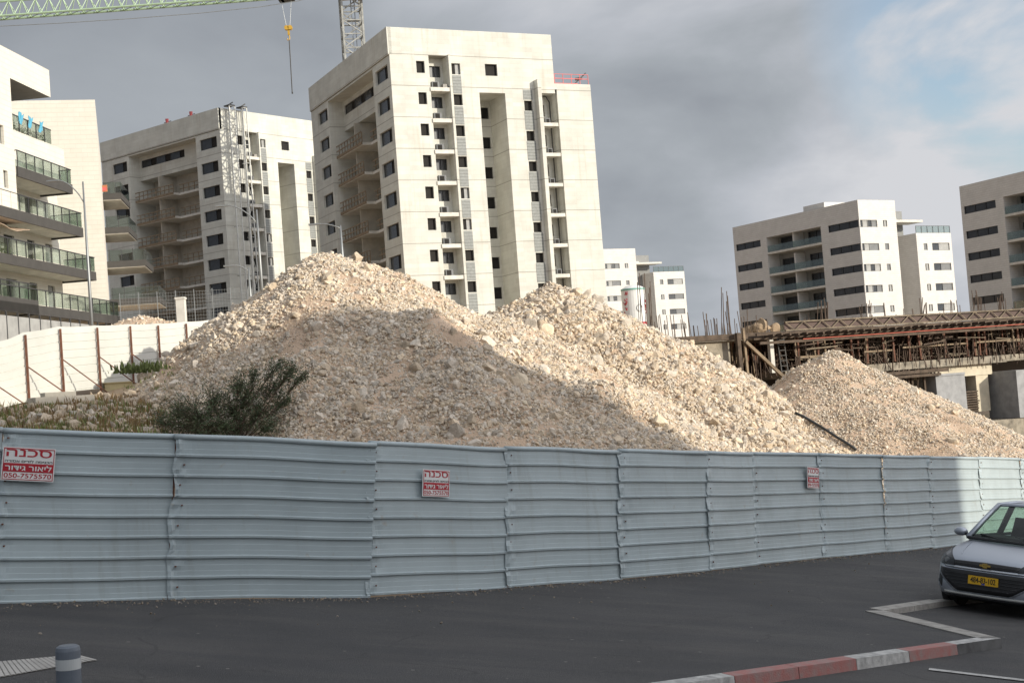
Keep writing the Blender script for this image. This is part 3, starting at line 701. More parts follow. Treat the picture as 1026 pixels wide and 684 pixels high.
def bank_stones():
    r = np.random.default_rng(9); Q = []; S_ = []
    for i in range(1500):
        p = hit(r.uniform(-15, 190), r.uniform(396, 434), 18, 60); Q.append(p); S_.append(.03*(10**(r.random()**2.6*.85)))
    Q = np.array(Q); S_ = np.array(S_); o0 = Q[0].copy(); v, f, c = rocks(Q-o0+np.c_[S_*0, S_*0, S_*.2], S_, rock_tint(len(Q), .7)*.85)
    o = obj('bank_stones', np_mesh('bank_stones', v, f, ROCK, c)); o.location = o0; tag(o, 'loose pale stones strewn over the weedy bank at the left', 'stones', kind='stuff')
bank_stones()
def shrub():
    base = hit(236, 446, 20, 40)
    base = np.array([base[0], base[1], base[2]-.1]); D = base[1]
    root = thing('shrub', 'dark green feathery shrub growing at the foot of the tallest rubble heap', 'shrub', tuple(base))
    r = random.Random(3); V = []; Fc = []; st = MB()
    cl = [(195, 413, .42), (176, 410, .30), (212, 400, .38), (248, 392, .40), (232, 408, .42), (262, 412, .36), (275, 385, .26), (292, 370, .24), (304, 377, .18), (222, 425, .38), (205, 430, .40), (185, 425, .36), (240, 428, .30), (272, 425, .24), (238, 382, .22), (288, 400, .18), (160, 422, .26), (280, 364, .16), (256, 372, .14)]
    for px, py, rad in cl:
        dd = D+r.uniform(-.5, .5); c = Vector(P(px, py, dd)-base)
        mid = c*.5+Vector((r.gauss(0, .08), r.gauss(0, .1), .05)); st.tube([(0, 0, 0), tuple(mid), tuple(c)], [.018, .011, .004], None, 5)
        tw = []
        for _ in range(int(60*rad/.3)):
            e = c+Vector((r.gauss(0, 1), r.gauss(0, 1), r.gauss(0, .75)))*rad*.95; s = mid+(c-mid)*r.uniform(.3, 1)
            st.tube([tuple(s), tuple((s+e)/2+Vector((0, 0, .03))), tuple(e)], [.005, .004, .002], None, 3, False)
            for k in range(19):
                t = r.random()**.6; p = s+(e-s)*t+Vector((r.gauss(0, .035), r.gauss(0, .035), r.gauss(0, .035)))
                dr = Vector((r.gauss(0, 1), r.gauss(0, 1), r.gauss(.4, .8))).normalized(); sd = dr.cross(Vector((r.gauss(0, 1), r.gauss(0, 1), r.gauss(0, 1)))).normalized()
                l = r.uniform(.03, .075); w = l*.20; n0 = len(V)
                V += [tuple(p-sd*w*.3), tuple(p+dr*l*.5-sd*w), tuple(p+dr*l), tuple(p+dr*l*.5+sd*w)]; Fc.append((n0, n0+1, n0+2, n0+3))
    obj('foliage', np_mesh('foliage', V, Fc, LEAF), root); st.build('stems', BARK, root)
shrub()
# plank/stones on the bank, yellow block
p = hit(118, 389, 20, 60); o = tag(MB().box(-.45, .45, -.16, .16, 0, .28).box(-.5, .5, -.2, .2, .28, .31).build('concrete_block', mat('yellow_block', (.55, .47, .27), .9)), 'pale yellow block lying at the foot of the white fence', 'block'); o.location = p-np.array([0, 0, .1]); o.rotation_euler = (0, 0, .5)
p = hit(62, 404, 20, 60); o = tag(MB().box(-.95, .95, -.2, .2, 0, .2).box(-.6, .4, -.12, .1, .2, .32).build('stone_slab', CONC2), 'long pale stone slab lying on the weedy bank', 'stone slab'); o.location = p; o.rotation_euler = (0, 0, .9)

# ------------------------------------------------------------------ the block behind the photographer that shades the street
def shade_block():
    k = Vector((math.sin(SUN_AZ), -math.cos(SUN_AZ), 0)); w = Vector((k.y, -k.x, 0))
    c = Vector((10.1, 32.6, 0))+k*62; zt = 27.1
    root = thing('apartment_block', 'pale stone apartment block standing on the sunny side of the street, outside the view', 'building', (c.x, c.y, -14), math.atan2(w.y, w.x))
    H = zt+14; b = MB(); holes = [(a, a+1.6, z, z+1.4) for z in np.arange(2, H-2, 3.1) for a in np.arange(2, 112, 4)]
    wall(b, (0, 0, 0), (1, 0, 0), (0, 1, 0), 0, 116, 0, H, holes, .25, STONE)
    wall(b, (0, 0, 0), (0, 1, 0), (1, 0, 0), 0, 16, 0, H, (), .25, STONE); wall(b, (116, 0, 0), (0, 1, 0), (-1, 0, 0), 0, 16, 0, H, (), .25, STONE)
    b.face([(0, 16, 0), (116, 16, 0), (116, 16, H), (0, 16, H)], STONE); b.face([(0, 0, H), (116, 0, H), (116, 16, H), (0, 16, H)], STONE)
    b.box(.3, 115.7, .30, .35, 0, H-.1, BLACK)
    b.build('wall', STONE, root)
shade_block()

# ------------------------------------------------------------------ unfinished concrete tower (local z = 0 at the roof parapet minus 34)
def tower(label, loc, rz):
    root = thing('concrete_tower', label, 'building', loc, R(rz), 'unfinished concrete towers'); Z0 = -2.0        # local z = z of the first tower minus 2
    zk = [30.2-3*k+Z0 for k in range(10)]; T = 35.76+Z0; T2 = 30.88+Z0
    X = (1, 0, 0); Y = (0, 1, 0); s1, s2 = 17.25, 21.3; TL = 24.9
    # front
    h = []
    for k in range(9):
        h.append((2.65, 3.5, zk[k]+1.27, zk[k]+2.42)); 
        h.append((6.27, 7.18, zk[k]+1.25, zk[k]+2.32))
        if k: h.append((13.75, 14.65, zk[k]+.88, zk[k]+1.88))
    h.append((9.8, 11.1, zk[0]+1.22, zk[0]+2.38))
    h += [(3.95, 5.88, 0, zk[0]+3.0, 1.25), (9.0, 11.75, 0, zk[0]-.45, 3.75), (15.45, 17.25, 0, zk[0]-.32, 1.3)]
    w = MB(); wall(w, (0, 0, 0), X, Y, 0, s1, 0, T, h, .28, CONC); w.build('front_wall', CONC, root)
    w = MB(); wall(w, (s1+.2, 0, 0), X, Y, 0, s2-s1-.2, 0, T2, (), .3, CONC)
    w.face([(s1, .0, T2-.6), (s1+.2, 0, T2-.6), (s1+.2, 0, T2), (s1, 0, T2)], CONC); w.face([(s1+.2, 0, 0), (s1+.2, 1.3, 0), (s1+.2, 1.3, T2-.6), (s1+.2, 0, T2-.6)], CONC)
    w.face([(s1, 0, T2), (s2, 0, T2), (s2, 14, T2), (s1, 14, T2)], CONC)
    wall(w, (s2, 0, 0), Y, (-1, 0, 0), 0, 14, 0, T2, (), .3, CONC); wall(w, (s1, 0, 0), Y, (-1, 0, 0), 0, TL, T2, T, (), .3, CONC); w.build('side_wall', CONC, root)
    b = MB()                                          # recess back walls
    wall(b, (0, 1.25, 0), X, Y, 3.95, 5.88, 0, T-2, [(4.45, 5.62, zk[k]+1.2, zk[k]+2.3) for k in range(9)], .2, CONC)
    b.build('recess_wall', CONC, root); b = MB()
    wall(b, (0, 3.75, 0), X, Y, 9.0, 11.75, 0, T-5, [(10.75, 11.6, zk[k]+.82, zk[k]+1.98) for k in range(1, 9)], .2, CONC)
    b.build('recess_wall', CONC, root); b = MB()
    wall(b, (0, 1.3, 0), X, Y, 15.45, 17.45, 0, T2-.3, [(15.95, 16.6, zk[k]+.65, zk[k]+1.8) for k in range(1, 9)], .2, CONC); b.build('recess_wall', CONC, root)
    r = random.Random(5)
    for k in range(9):
        window(root, (2.65, .2, zk[k]+1.27), 0, .85, 1.15, 'black')
        window(root, (6.27, .2, zk[k]+1.25), 0, .91, 1.07, 'lit' if k in (0, 4, 5, 8) else 'black')
        window(root, (4.45, 1.38, zk[k]+1.2), 0, 1.17, 1.1, 'dark')
        if k: 
            window(root, (13.75, .2, zk[k]+.88), 0, .9, 1.0, 'black'); window(root, (10.75, 3.9, zk[k]+.82), 0, .85, 1.16, 'black'); window(root, (15.95, 1.42, zk[k]+.65), 0, .65, 1.15, 'black')
            MB().box(6.27, 7.18, -.03, .04, zk[k]+2.4, zk[k]+4.15).build('louver', LOUV, root)
            MB().box(13.7, 14.7, -.03, .04, zk[k]+1.98, zk[k]+3.85 if k > 1 else zk[k]+2.95).build('louver', LOUV, root)
            MB().box(15.4, 17.3, -.10, 1.3, zk[k]-.62+.0, zk[k]-.28, SLAB).build('balcony_slab', SLAB, root)
            MB().box(16.1, 16.6, .25, .65, zk[k]-.28, zk[k]+.25).box(16.18, 16.52, .22, .25, zk[k]-.2, zk[k]+.17, BLACK).build('air_conditioner', SHUT, root)
        MB().box(3.9, 5.92, -.12, 1.25, zk[k]-.45, zk[k]-.08, SLAB).build('balcony_slab', SLAB, root)
        a = MB(); a.box(4.2, 4.95, .15, .6, zk[k]-.08, zk[k]+.52).box(4.3, 4.75, .12, .15, zk[k]-.02, zk[k]+.45, BLACK)
        if k == 0: a.box(5.3, 5.75, .1, .6, zk[k]-.08, zk[k]+.3, KERBG)
        a.build('air_conditioner', SHUT, root)
    window(root, (9.8, .2, zk[0]+1.22), 0, 1.3, 1.16, 'black')
    MB().box(5.92, 6.12, -.22, .0, 0, zk[0]+3.1).build('fin', CONC, root)
    MB().box(14.98, 15.38, -.75, -.003, 0, T2+.2).build('fin', CONC, root)
    MB().tube([(17.0, .9, 0), (17.0, .9, T2-1.7), (16.7, 1.0, T2-1.1), (16.3, 1.2, T2-1.0)], .07, None, 6).build('drain_pipe', DFASC, root)
    g = MB(); g.box(17.4, 21.2, .2, .26, T2+.55, T2+.62).box(17.4, 21.2, .2, .26, T2+1.0, T2+1.05)
    for x in np.arange(17.4, 21.3, .95): g.box(x, x+.05, .2, .26, T2, T2+1.05)
    g.box(17.4, 20.0, .18, .20, T2+.05, T2+.12); g.build('guard_rail', PINK, root)
    cl = MB(); cl.bar((19.6, .4, T2), (21.1, .4, T2+1.25), .1).bar((19.9, .4, T2+.6), (20.6, .4, T2+.7), .25).build('formwork_clamp', DFASC, root)
    # left face
    zb = 33.15+Z0; h = []; hw = []
    for k in range(9):
        h.append((.72, 4.05, zk[k]+.85, zk[k]+2.2)); h.append((19.35, 22.5, zk[k]+.85, zk[k]+2.18))
    h.append((4.8, 18.9, 0, zb-.25, 1.65))
    w = MB(); wall(w, (0, 0, 0), Y, X, 0, TL, 0, zb-.06, h, .28, CONC); w.build('left_wall', CONC, root)
    w = MB(); w.box(-.12, .3, 0, TL, zb, T).build('parapet_band', CONC, root)
    b = MB(); wall(b, (1.65, 0, 0), Y, X, 4.8, 18.9, 0, zb, [(9.3, 18.5, zk[0]+1.2, zk[0]+2.2), (6.2, 18.9, 0, zk[0]-.45, 2.2)], .2, CONC)
    hh = []
    for k in range(1, 9): hh += [(16.9, 17.9, zk[k]+.3, zk[k]+1.9), (6.8, 9.6, zk[k]+.1, zk[k]+2.25)]
    wall(b, (3.85, 0, 0), Y, X, 6.2, 18.9, 0, zb, hh, .2, CONC2); b.build('recess_wall', CONC, root)
    for i in range(3): window(root, (1.78, 18.5-3.07*i, zk[0]+1.2), -HP, 3.07, 1.0, 'open')
    for k in range(9):
        window(root, (.2, 4.05, zk[k]+.85), -HP, 3.33, 1.35, 'open'); window(root, (.2, 22.5, zk[k]+.85), -HP, 3.15, 1.33, 'open')
        if k:
            window(root, (3.98, 17.9, zk[k]+.3), -HP, 1.0, 1.6, 'black'); window(root, (3.98, 9.6, zk[k]+.1), -HP, 2.8, 2.15, 'black')
            z = zk[k]+.2-.45
            sl = MB(); sl.box(.55, 3.85, 10.6, 18.6, z-.28, z, SLAB).box(1.5, 3.85, 6.3, 10.6, z-.28, z, SLAB).build('balcony_slab', SLAB, root)
            rl = MB(); rl.box(.45, .55, 10.6, 18.6, z-.20, z+.05)
            for t in np.arange(10.6, 18.7, .9): rl.box(.5, .58, t, t+.07, z, z+1.05)
            for q in (.45, .98): rl.box(.46, .50, 10.6, 18.6, z+q, z+q+.12)
            for t in np.arange(6.4, 10.4, 1.1): rl.box(1.45, 1.52, t, t+.08, z, z+1.05)
            rl.box(1.41, 1.45, 6.4, 10.5, z+.95, z+1.05).box(1.41, 1.45, 6.4, 10.5, z+.4, z+.5); rl.build('timber_guard', TIMB, root)
            dv = MB(); dv.box(1.1, 3.85, 14.2, 14.4, z, z+2.72, CONC2).build('dividing_wall', CONC2, root)
    pr = MB()
    for i in range(6): 
        t = 6.6+i*.6; pr.bar((1.9, t, zk[8]-.2), (1.9+(.4 if i == 3 else 0), t+(.9 if i == 3 else 0), zk[8]+2.5), .07)
    pr.build('prop', RUST, root)
    # roof, rear
    q = MB(); q.face([(0, 0, T-.9), (s1, 0, T-.9), (s1, TL, T-.9), (0, TL, T-.9)], CONC2); q.build('roof', CONC2, root)
    q = MB(); wall(q, (0, TL, 0), X, (0, -1, 0), 0, s1, 0, T, (), .2, CONC); wall(q, (s1, TL, 0), (0, -1, 0), (-1, 0, 0), 0, TL-13.9, 0, T2, (), .2, CONC); wall(q, (s1, 14, 0), X, (0, -1, 0), 0, s2-s1, 0, T2, (), .2, CONC); q.build('rear_wall', CONC, root)
    return root
oB = P(388, 27, 130); oL = P(218.7, 108, 170)
tB = tower('taller-looking bare concrete tower in the middle with stepped roof and red rail, behind the peak', (oB[0], oB[1], oB[2]-35.76+2), 25.4)
tL = copy_tree(tB); tL.location = (oL[0], oL[1], oL[2]-35.76+2); tL.rotation_euler = (0, 0, R(50.5))
tL['label'] = 'bare concrete tower left of the middle one, with lattice hoist masts on its sunny face'

# ------------------------------------------------------------------ finished white blocks on the right
def white_block(label, loc, rz):
    root = thing('apartment_block', label, 'building', loc, R(rz), 'finished white apartment blocks'); Z0 = 6.0
    X = (1, 0, 0); Y = (0, 1, 0); W = 7.45; TL = 27.8; T = 24.95+Z0
    tops = [22.05+Z0, 18.65+Z0, 15.65+Z0, 12.6+Z0, 9.6+Z0, 6.55+Z0, 3.5+Z0, .5+Z0]
    h = []
    for t in tops: h += [(.02, 3.55, t-1.05, t), (4.75, 5.55, t-.98, t-.03)]
    w = MB(); wall(w, (0, 0, 0), X, Y, 0, W, 0, T, h, .2, STONE); w.build('front_wall', STONE, root)
    h = []
    for t in tops: h += [(.02, 6.35, t-1.0, t+.05), (21.4, 27.3, t-1.0, t+.05)]
    h += [(7.9, 20.0, 0, 22.25+Z0, 2.4)]
    w = MB(); wall(w, (0, 0, 0), Y, X, 0, TL, 0, T, h, .2, STONE); w.build('left_wall', STONE, root)
    bk = MB(); hh = []
    for i, t in enumerate(tops): hh += [(8.3, 13.2, t-1.9 if i else t-1.6, t+.1), (15.2, 19.4, t-1.9 if i else t-1.6, t+.1)]
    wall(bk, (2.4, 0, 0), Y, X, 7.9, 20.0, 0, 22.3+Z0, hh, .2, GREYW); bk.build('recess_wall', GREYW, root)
    for i, t in enumerate(tops):
        window(root, (.1, .12, t-1.05), 0, 1.6, 1.05, 'pale'); window(root, (1.75, .12, t-1.05), 0, 1.8, 1.05, ('halfshut', 'shut', 'pale', 'halfshut', 'shut', 'dark', 'shut', 'shut')[i])
        window(root, (4.75, .12, t-.98), 0, .8, .95, 'shut' if i in (1, 2) else 'pale')
        window(root, (.12, 6.35, t-1.0), -HP, 6.3, 1.05, 'strip'); window(root, (.12, 27.3, t-1.0), -HP, 5.9, 1.05, 'strip')
        zz = t-1.9 if i else t-1.6; hh_ = t+.1-zz
        window(root, (2.52, 13.2, zz), -HP, 4.9, hh_, 'strip'); window(root, (2.52, 19.4, zz), -HP, 4.2, hh_, 'strip')
        if i < 7:
            z = (tops[i]-2.15)
            MB().box(-.0+.02, 2.4, 7.92, 19.98, z-.32, z).build('balcony_slab', SLAB, root)
            MB().box(.08, .11, 8.0, 19.9, z, z+1.0).build('glass_railing', RGLASS, root)
            MB().box(.4, 2.4, 14.25, 14.5, z, z+2.6).build('dividing_wall', STONE, root)
    q = MB(); wall(q, (W, 0, 0), Y, (-1, 0, 0), 0, TL, 0, T, (), .2, STONE); wall(q, (0, TL, 0), X, (0, -1, 0), 0, W, 0, T, (), .2, STONE); q.face([(0, 0, T), (W, 0, T), (W, TL, T), (0, TL, T)], STONE); q.build('rear_wall', STONE, root)
    MB().box(1.2, 5.6, 8.0, 12.5, T, T+.95).build('roof_box', STONE, root)
    # lower wing and the stair core between
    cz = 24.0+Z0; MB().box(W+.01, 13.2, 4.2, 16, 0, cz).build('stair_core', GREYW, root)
    MB().box(8.0, 14.3, 1.2, 4.18, cz-2.1, cz-1.75).box(8.0, 8.9, 1.3, 4.18, cz-1.75, cz-1.5).build('canopy', SLAB, root)
    x0, x1, WT = 11.3, 18.7, 20.1+Z0; h = []
    wt = [18.6+Z0-3.02*i for i in range(8)]
    for t in wt: h += [(x0+3.2, x0+6.9, t-1.1, t), (x0+1.4, x0+2.2, t-1.05, t-.05)]
    w = MB(); wall(w, (0, -.0, 0), X, Y, x0, x1, 0, WT, h, .2, STONE); wall(w, (x0, 0, 0), Y, X, 0, 4.2, 0, WT, (), .2, STONE); wall(w, (x1, 0, 0), Y, (-1, 0, 0), 0, 16, 0, WT, (), .2, STONE)
    w.face([(x0, 0, WT), (x1, 0, WT), (x1, 16, WT), (x0, 16, WT)], STONE); w.build('wing_wall', STONE, root)
    for i, t in enumerate(wt): window(root, (x0+3.2, .12, t-1.1), 0, 3.7, 1.1, 'halfshut' if i % 3 else 'pale'); window(root, (x0+1.4, .12, t-1.05), 0, .8, 1.0, 'pale' if i else 'shut')
    g = MB(); g.box(x0+.1, x1-.1, .1, .13, WT, WT+1.05, RGLASS)
    for x in np.arange(x0+.1, x1, 1.2): g.box(x, x+.05, .05, .1, WT, WT+1.1, FRAME)
    g.box(x0+.1, x1-.1, .05, .1, WT+1.05, WT+1.1, FRAME); g.build('roof_railing', RGLASS, root)
    return root
oC = P(859, 200.2, 200)
bC = white_block('white stone block with shaded left side beyond the concrete frame, right of centre', (oC[0], oC[1], oC[2]-24.95-6), 31)
oD = P(961, 187, 180); a = R(25+90)
cD = oD[:2]-27.8*np.array([math.cos(a), math.sin(a)])*.947
bD = copy_tree(bC); bD.scale = (.947,)*3; bD.location = (cD[0], cD[1], oD[2]-30.95*.947); bD.rotation_euler = (0, 0, R(25)); bD['label'] = 'white stone block cut off by the right edge of the picture'
oE = P(604, 249.5, 274); bE = copy_tree(bC); bE.location = (oE[0], oE[1], oE[2]-24.95-6); bE.rotation_euler = (0, 0, R(27)); bE['label'] = 'smallest, farthest white block, right beside the middle concrete tower'

# ------------------------------------------------------------------ balcony block on the left
def balcony_block():
    o = P(72, 175, 96); root = thing('apartment_block', 'occupied cream stone block with long glass balconies, at the left edge', 'building', (o[0], o[1], 4), R(84))
    Z = lambda z: z-4            # local x runs away from the camera, local y to the left (into the block)
    X = (1, 0, 0); Y = (0, 1, 0)
    # near block, flush with the balcony fronts
    w = MB(); h = [(-12.3, -11.55, 20.2, 21.35), (-10.6, -9.9, 18.1-.0, 19.3), (-12.3, -11.55, 18.1, 19.3), (-10.3, -9.7, 15.2+.2, 16.5), (-12.3, -11.5, 15.2, 16.6)]
    h = [(a, b, Z(c), Z(d)) for a, b, c, d in h]
    wall(w, (0, 0, 0), X, Y, -30, -8.6, Z(13.9), Z(22.6), h, .3, STONEA)
    wall(w, (0, 0, 0), X, Y, -30, -2.7, Z(22.6), Z(24.45), (), .3, STONEA)
    w.face([(-30, 0, Z(24.45)), (-2.7, 0, Z(24.45)), (-2.7, 14, Z(24.45)), (-30, 14, Z(24.45))], STONEA)
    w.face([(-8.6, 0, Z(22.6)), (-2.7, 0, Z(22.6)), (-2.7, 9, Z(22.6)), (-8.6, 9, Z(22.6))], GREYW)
    w.face([(-8.6, 0, Z(13.9)), (-8.6, 9, Z(13.9)), (-8.6, 9, Z(22.6)), (-8.6, 0, Z(22.6))], STONEA)
    w.face([(-2.7, 0, Z(22.6)), (-2.7, 14, Z(22.6)), (-2.7, 14, Z(24.45)), (-2.7, 0, Z(24.45))], STONEA)
    w.face([(-30, 0, 0), (-30, 14, 0), (-30, 14, Z(24.4)), (-30, 0, Z(24.4))], STONEA)
    w.build('wall', STONEA, root)
    for a, b, c, d in h: window(root, (a, .2, c), 0, b-a, d-c, 'pale')
    # set-back wall with doors
    sb = 2.3; w = MB(); hs = []
    fl = [17.05, 13.95, 11.0, 8.1, 5.3]
    for i, f in enumerate(fl):
        for a in (-6.0, -2.3) if i < 1 else (-6.0, -2.6, .2): hs.append((a, a+(1.5 if a < -5 else 1.1), Z(f)+.05, Z(f)+2.2))
    hs2 = [(a, a+1.4, Z(f)+.05, Z(f)+2.2) for i, f in enumerate(fl) if i > 0 for a in (-16.5, -13, -9.5)]
    wall(w, (0, sb, 0), X, Y, -8.6, 2.6, 0, Z(19.9), hs, .25, STONEA); wall(w, (0, sb, 0), X, Y, -30, -8.6, 0, Z(13.9), [q for q in hs2 if q[3] < Z(13.8)], .25, STONEA)
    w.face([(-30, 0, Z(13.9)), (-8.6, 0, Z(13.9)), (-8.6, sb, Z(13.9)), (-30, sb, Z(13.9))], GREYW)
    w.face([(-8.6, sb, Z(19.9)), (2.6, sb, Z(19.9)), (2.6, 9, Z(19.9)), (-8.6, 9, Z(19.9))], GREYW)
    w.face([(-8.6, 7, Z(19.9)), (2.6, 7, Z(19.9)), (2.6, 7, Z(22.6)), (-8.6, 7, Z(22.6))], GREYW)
    w.face([(2.6, sb, 0), (2.6, 9, 0), (2.6, 9, Z(19.9)), (2.6, sb, Z(19.9))], STONEA)
    w.build('balcony_wall', STONEA, root)
    for q in hs+[q for q in hs2 if q[3] < Z(13.8)]: window(root, (q[0], sb+.15, q[2]), 0, q[1]-q[0], q[3]-q[2], 'pale' if int(q[0]*7) % 2 else 'dark')
    # balconies: (x0, x1, floor z)
    def rail(x0, x1, y0, z, close=True):
        g = MB(); g.box(x0, x1, y0+.03, y0+.05, z+.05, z+1.0, RGLASS); r_ = MB(); r_.box(x0, x1, y0+.0, y0+.06, z+1.0, z+1.06)
        for a in np.arange(x0, x1+.01, 1.25): r_.box(a-.02, a+.02, y0, y0+.06, z, z+1.0)
        if close:
            g.box(x1-.02, x1, y0+.05, sb, z+.05, z+1.0, RGLASS); r_.box(x1-.03, x1+.03, y0, sb, z+1.0, z+1.06); r_.box(x0-.03, x0+.03, y0, sb, z+1.0, z+1.06)
        p = g.build('glass_railing', RGLASS, root); r_.build('handrail', FRAME, p)
    for x0, x1, z, th, mm in ((-8.3, -.05, 17.05, .66, DFASC), (-22, 1.3, 14.2, .66, DFASC), (-24, 3.1, 11.25, .62, DFASC), (-24, 7.0, 8.3, .62, DFASC), (-24, -6.5, 8.6, .9, DFASC)):
        b = MB(); b.box(x0, x1, -.02, .10, Z(z)-th, Z(z)).box(x1-.12, x1+.002, .10, sb+.4, Z(z)-th, Z(z)).box(x0, x1-.12, .10, sb-.002, Z(z)-th+.12, Z(z)-.04, SLAB)
        b.build('balcony', DFASC, root); rail(x0+.1 if x0 > -20 else x0, x1-.06, .0, Z(z))
    # terrace parapet with planting and blue cloths
    MB().box(-8.3, 1.0, .9, 1.2, Z(17.2), Z(19.75)).build('terrace_wall', STONEA, root); rail(-8.2, -.9+.0, .9, Z(19.75), False)
    # wing turned towards the camera
    c = P(95, 100, 104); w = P(0, 0, 1)
    wg = obj('end_wing', None, root); 
    inv = Matrix.Rotation(-R(84), 4, 'Z') @ Matrix.Translation((-o[0], -o[1], -4))
    me = MB(); wd = 12.0; H = c[2]-0
    wall(me, (0, 0, 0), (-1, 0, 0), Y, 0, wd, 0, H, (), .3, STONEA); wall(me, (0, 0, 0), Y, (-1, 0, 0), 0, 26, 0, H, (), .3, STONEA); me.face([(0, 0, H), (0, 26, H), (-wd, 26, H), (-wd, 0, H)], STONEA); me.face([(-wd, 0, 0), (-wd, 26, 0), (-wd, 26, H), (-wd, 0, H)], STONEA)
    bpy.data.objects.remove(wg); wg = me.build('end_wing', STONEA, root); wg.matrix_local = inv @ Matrix.Translation((c[0], c[1], 0)) @ Matrix.Rotation(R(15.6), 4, 'Z')
    # balconies on the wing's far side
    for i, (px, py, wdt) in enumerate(((103, 194, 1.6), (106, 228, 2.0), (109, 262, 3.2), (112, 300, 4.2))):
        d = 124; q = P(px, py, d); e = MB(); e.box(-1.0, wdt, 0, 6, -.55, 0, DFASC).box(-1.0, wdt-.1, .1, 5.8, -.62, -.551, SLAB); g = MB(); g.box(.0, wdt, .05, .08, 0, 1.0, RGLASS).box(wdt-.08, wdt-.05, .08, 5.9, 0, 1.0, RGLASS)
        for a in np.arange(.1, wdt, 1.0): g.box(a, a+.04, 0, .05, 0, 1.05, FRAME)
        ob = e.build('balcony', DFASC, root); ob.matrix_local = inv @ Matrix.Translation(tuple(q)) @ Matrix.Rotation(R(8), 4, 'Z'); g.build('glass_railing', RGLASS, ob)
    # podium screen under the lowest balcony
    s = MB()
    for a in np.arange(-24, 3.5, 1.5): s.box(a, a+.08, -1.2, -1.1, Z(5), Z(7.45), FRAME); s.box(a+.08, a+1.5, -1.17, -1.13, Z(5), Z(7.2), PFRAME)
    s.build('podium_screen', PFRAME, root)
    return root, inv, o
bA, invA, oA = balcony_block()
def atA(x, y, z):           # a point given in the balcony block's frame
    a = R(84); return (oA[0]+x*math.cos(a)-y*math.sin(a), oA[1]+x*math.sin(a)+y*math.cos(a), z)
def cloth(i, x, lab):
    r = random.Random(i); m = MB(); w, h, n = .55, .62, 6
    for a in range(n):
        for b in range(n):
            f = lambda a, b: (a/n*w-.27, -.04+.05*math.sin(a*1.7+b*.6+i)+.02*b, -b/n*h+.10*math.sin(a*.9+i))
            m.face([f(a, b), f(a+1, b), f(a+1, b+1), f(a, b+1)])
    o = m.build('cloth', BLUET); o.modifiers.new('thickness', 'SOLIDIFY').thickness = .03
    o.location = atA(x, .84, 21.0); o.rotation_euler = (0, 0, R(84)); tag(o, lab, 'cloth', 'blue cloths on the terrace railing')
cloth(1, -5.6, 'left blue cloth hung over the leafy terrace railing of the balcony block'); cloth(2, -4.2, 'middle blue cloth hung over the leafy terrace railing of the balcony block'); cloth(3, -2.6, 'right blue cloth hung over the leafy terrace railing of the balcony block')
def bushy(name, label, cat, pts, m, n, seed, leaf=.12):
    r = random.Random(seed); V = []; Fc = []; c0 = Vector(pts[0][:3]); st = MB()
    for x, y, z, rad in pts:
        c = Vector((x, y, z))-c0; st.tube([tuple(c+Vector((0, 0, -rad*1.1))), tuple(c+Vector((r.uniform(-.1, .1), 0, 0))), tuple(c+Vector((r.uniform(-.2, .2), 0, rad*.6)))], [.04, .03, .01], None, 5)
        for _ in range(n):
            d = Vector((r.gauss(0, 1), r.gauss(0, 1), r.gauss(0, 1))).normalized()*rad*r.random()**.4; p = c+d; u = Vector((r.gauss(0, 1), r.gauss(0, 1), r.gauss(0, 1))).normalized()*leaf; w = u.cross(Vector((r.gauss(0, 1), r.gauss(0, 1), .3))).normalized()*leaf*.4; n0 = len(V)
            V += [tuple(p), tuple(p+u*.5+w), tuple(p+u), tuple(p+u*.5-w)]; Fc.append((n0, n0+1, n0+2, n0+3))
    root = thing(name, label, cat, tuple(c0)); obj('foliage', np_mesh('foliage', V, Fc, m), root); st.build('stems', BARK, root)
bushy('potted_shrub', 'bushy green plant at the left end of the terrace railing with blue cloths', 'plant', [(*atA(-6.6, 1.6, 20.3), .6), (*atA(-6.0, 1.6, 20.0), .5)], WEED, 240, 1)
bushy('hedge_plant', 'sparse green creeper along the terrace railing with blue cloths', 'plant', [(*atA(x, 1.4, 20.1), .42) for x in (-5, -4.2, -3.4, -2.6, -1.8)], WEED, 90, 2)
bushy('potted_shrub', 'leafy plant on the long balcony second from the bottom, left end', 'plant', [(*atA(-11.5, .9, 11.9), .55), (*atA(-10.0, .9, 11.8), .45), (*atA(-8.6, .9, 11.7), .4)], WEED, 200, 3)
aw = MB()
for i in range(6): aw.face([(-12+i*.9, .2, .5*.0+.15*math.sin(i*1.3)), (-12+(i+1)*.9, .2, .15*math.sin((i+1)*1.3)), (-12+(i+1)*.9, 2.2, .6), (-12+i*.9, 2.2, .6)])
o = aw.build('awning', mat('beige_canvas', (.50, .38, .28), .9)); o.modifiers.new('thickness', 'SOLIDIFY').thickness = .03
o.location = atA(0, 0, 13.05); o.rotation_euler = (0, 0, R(84)); tag(o, 'beige cloth awning stretched under the second balcony at the left edge', 'awning')
for x, z, m, lab in ((124.2, 0, ORNG, 'orange cloth hanging on the small top far balcony'),):
    p = P(103.5, 189, 123.2); o = tag(MB().box(-.35, .35, -.04, .04, -.3, .3).box(-.2, .3, -.07, -.045, -.2, .1, PINK).build('cloth', ORNG), lab, 'cloth'); o.location = p

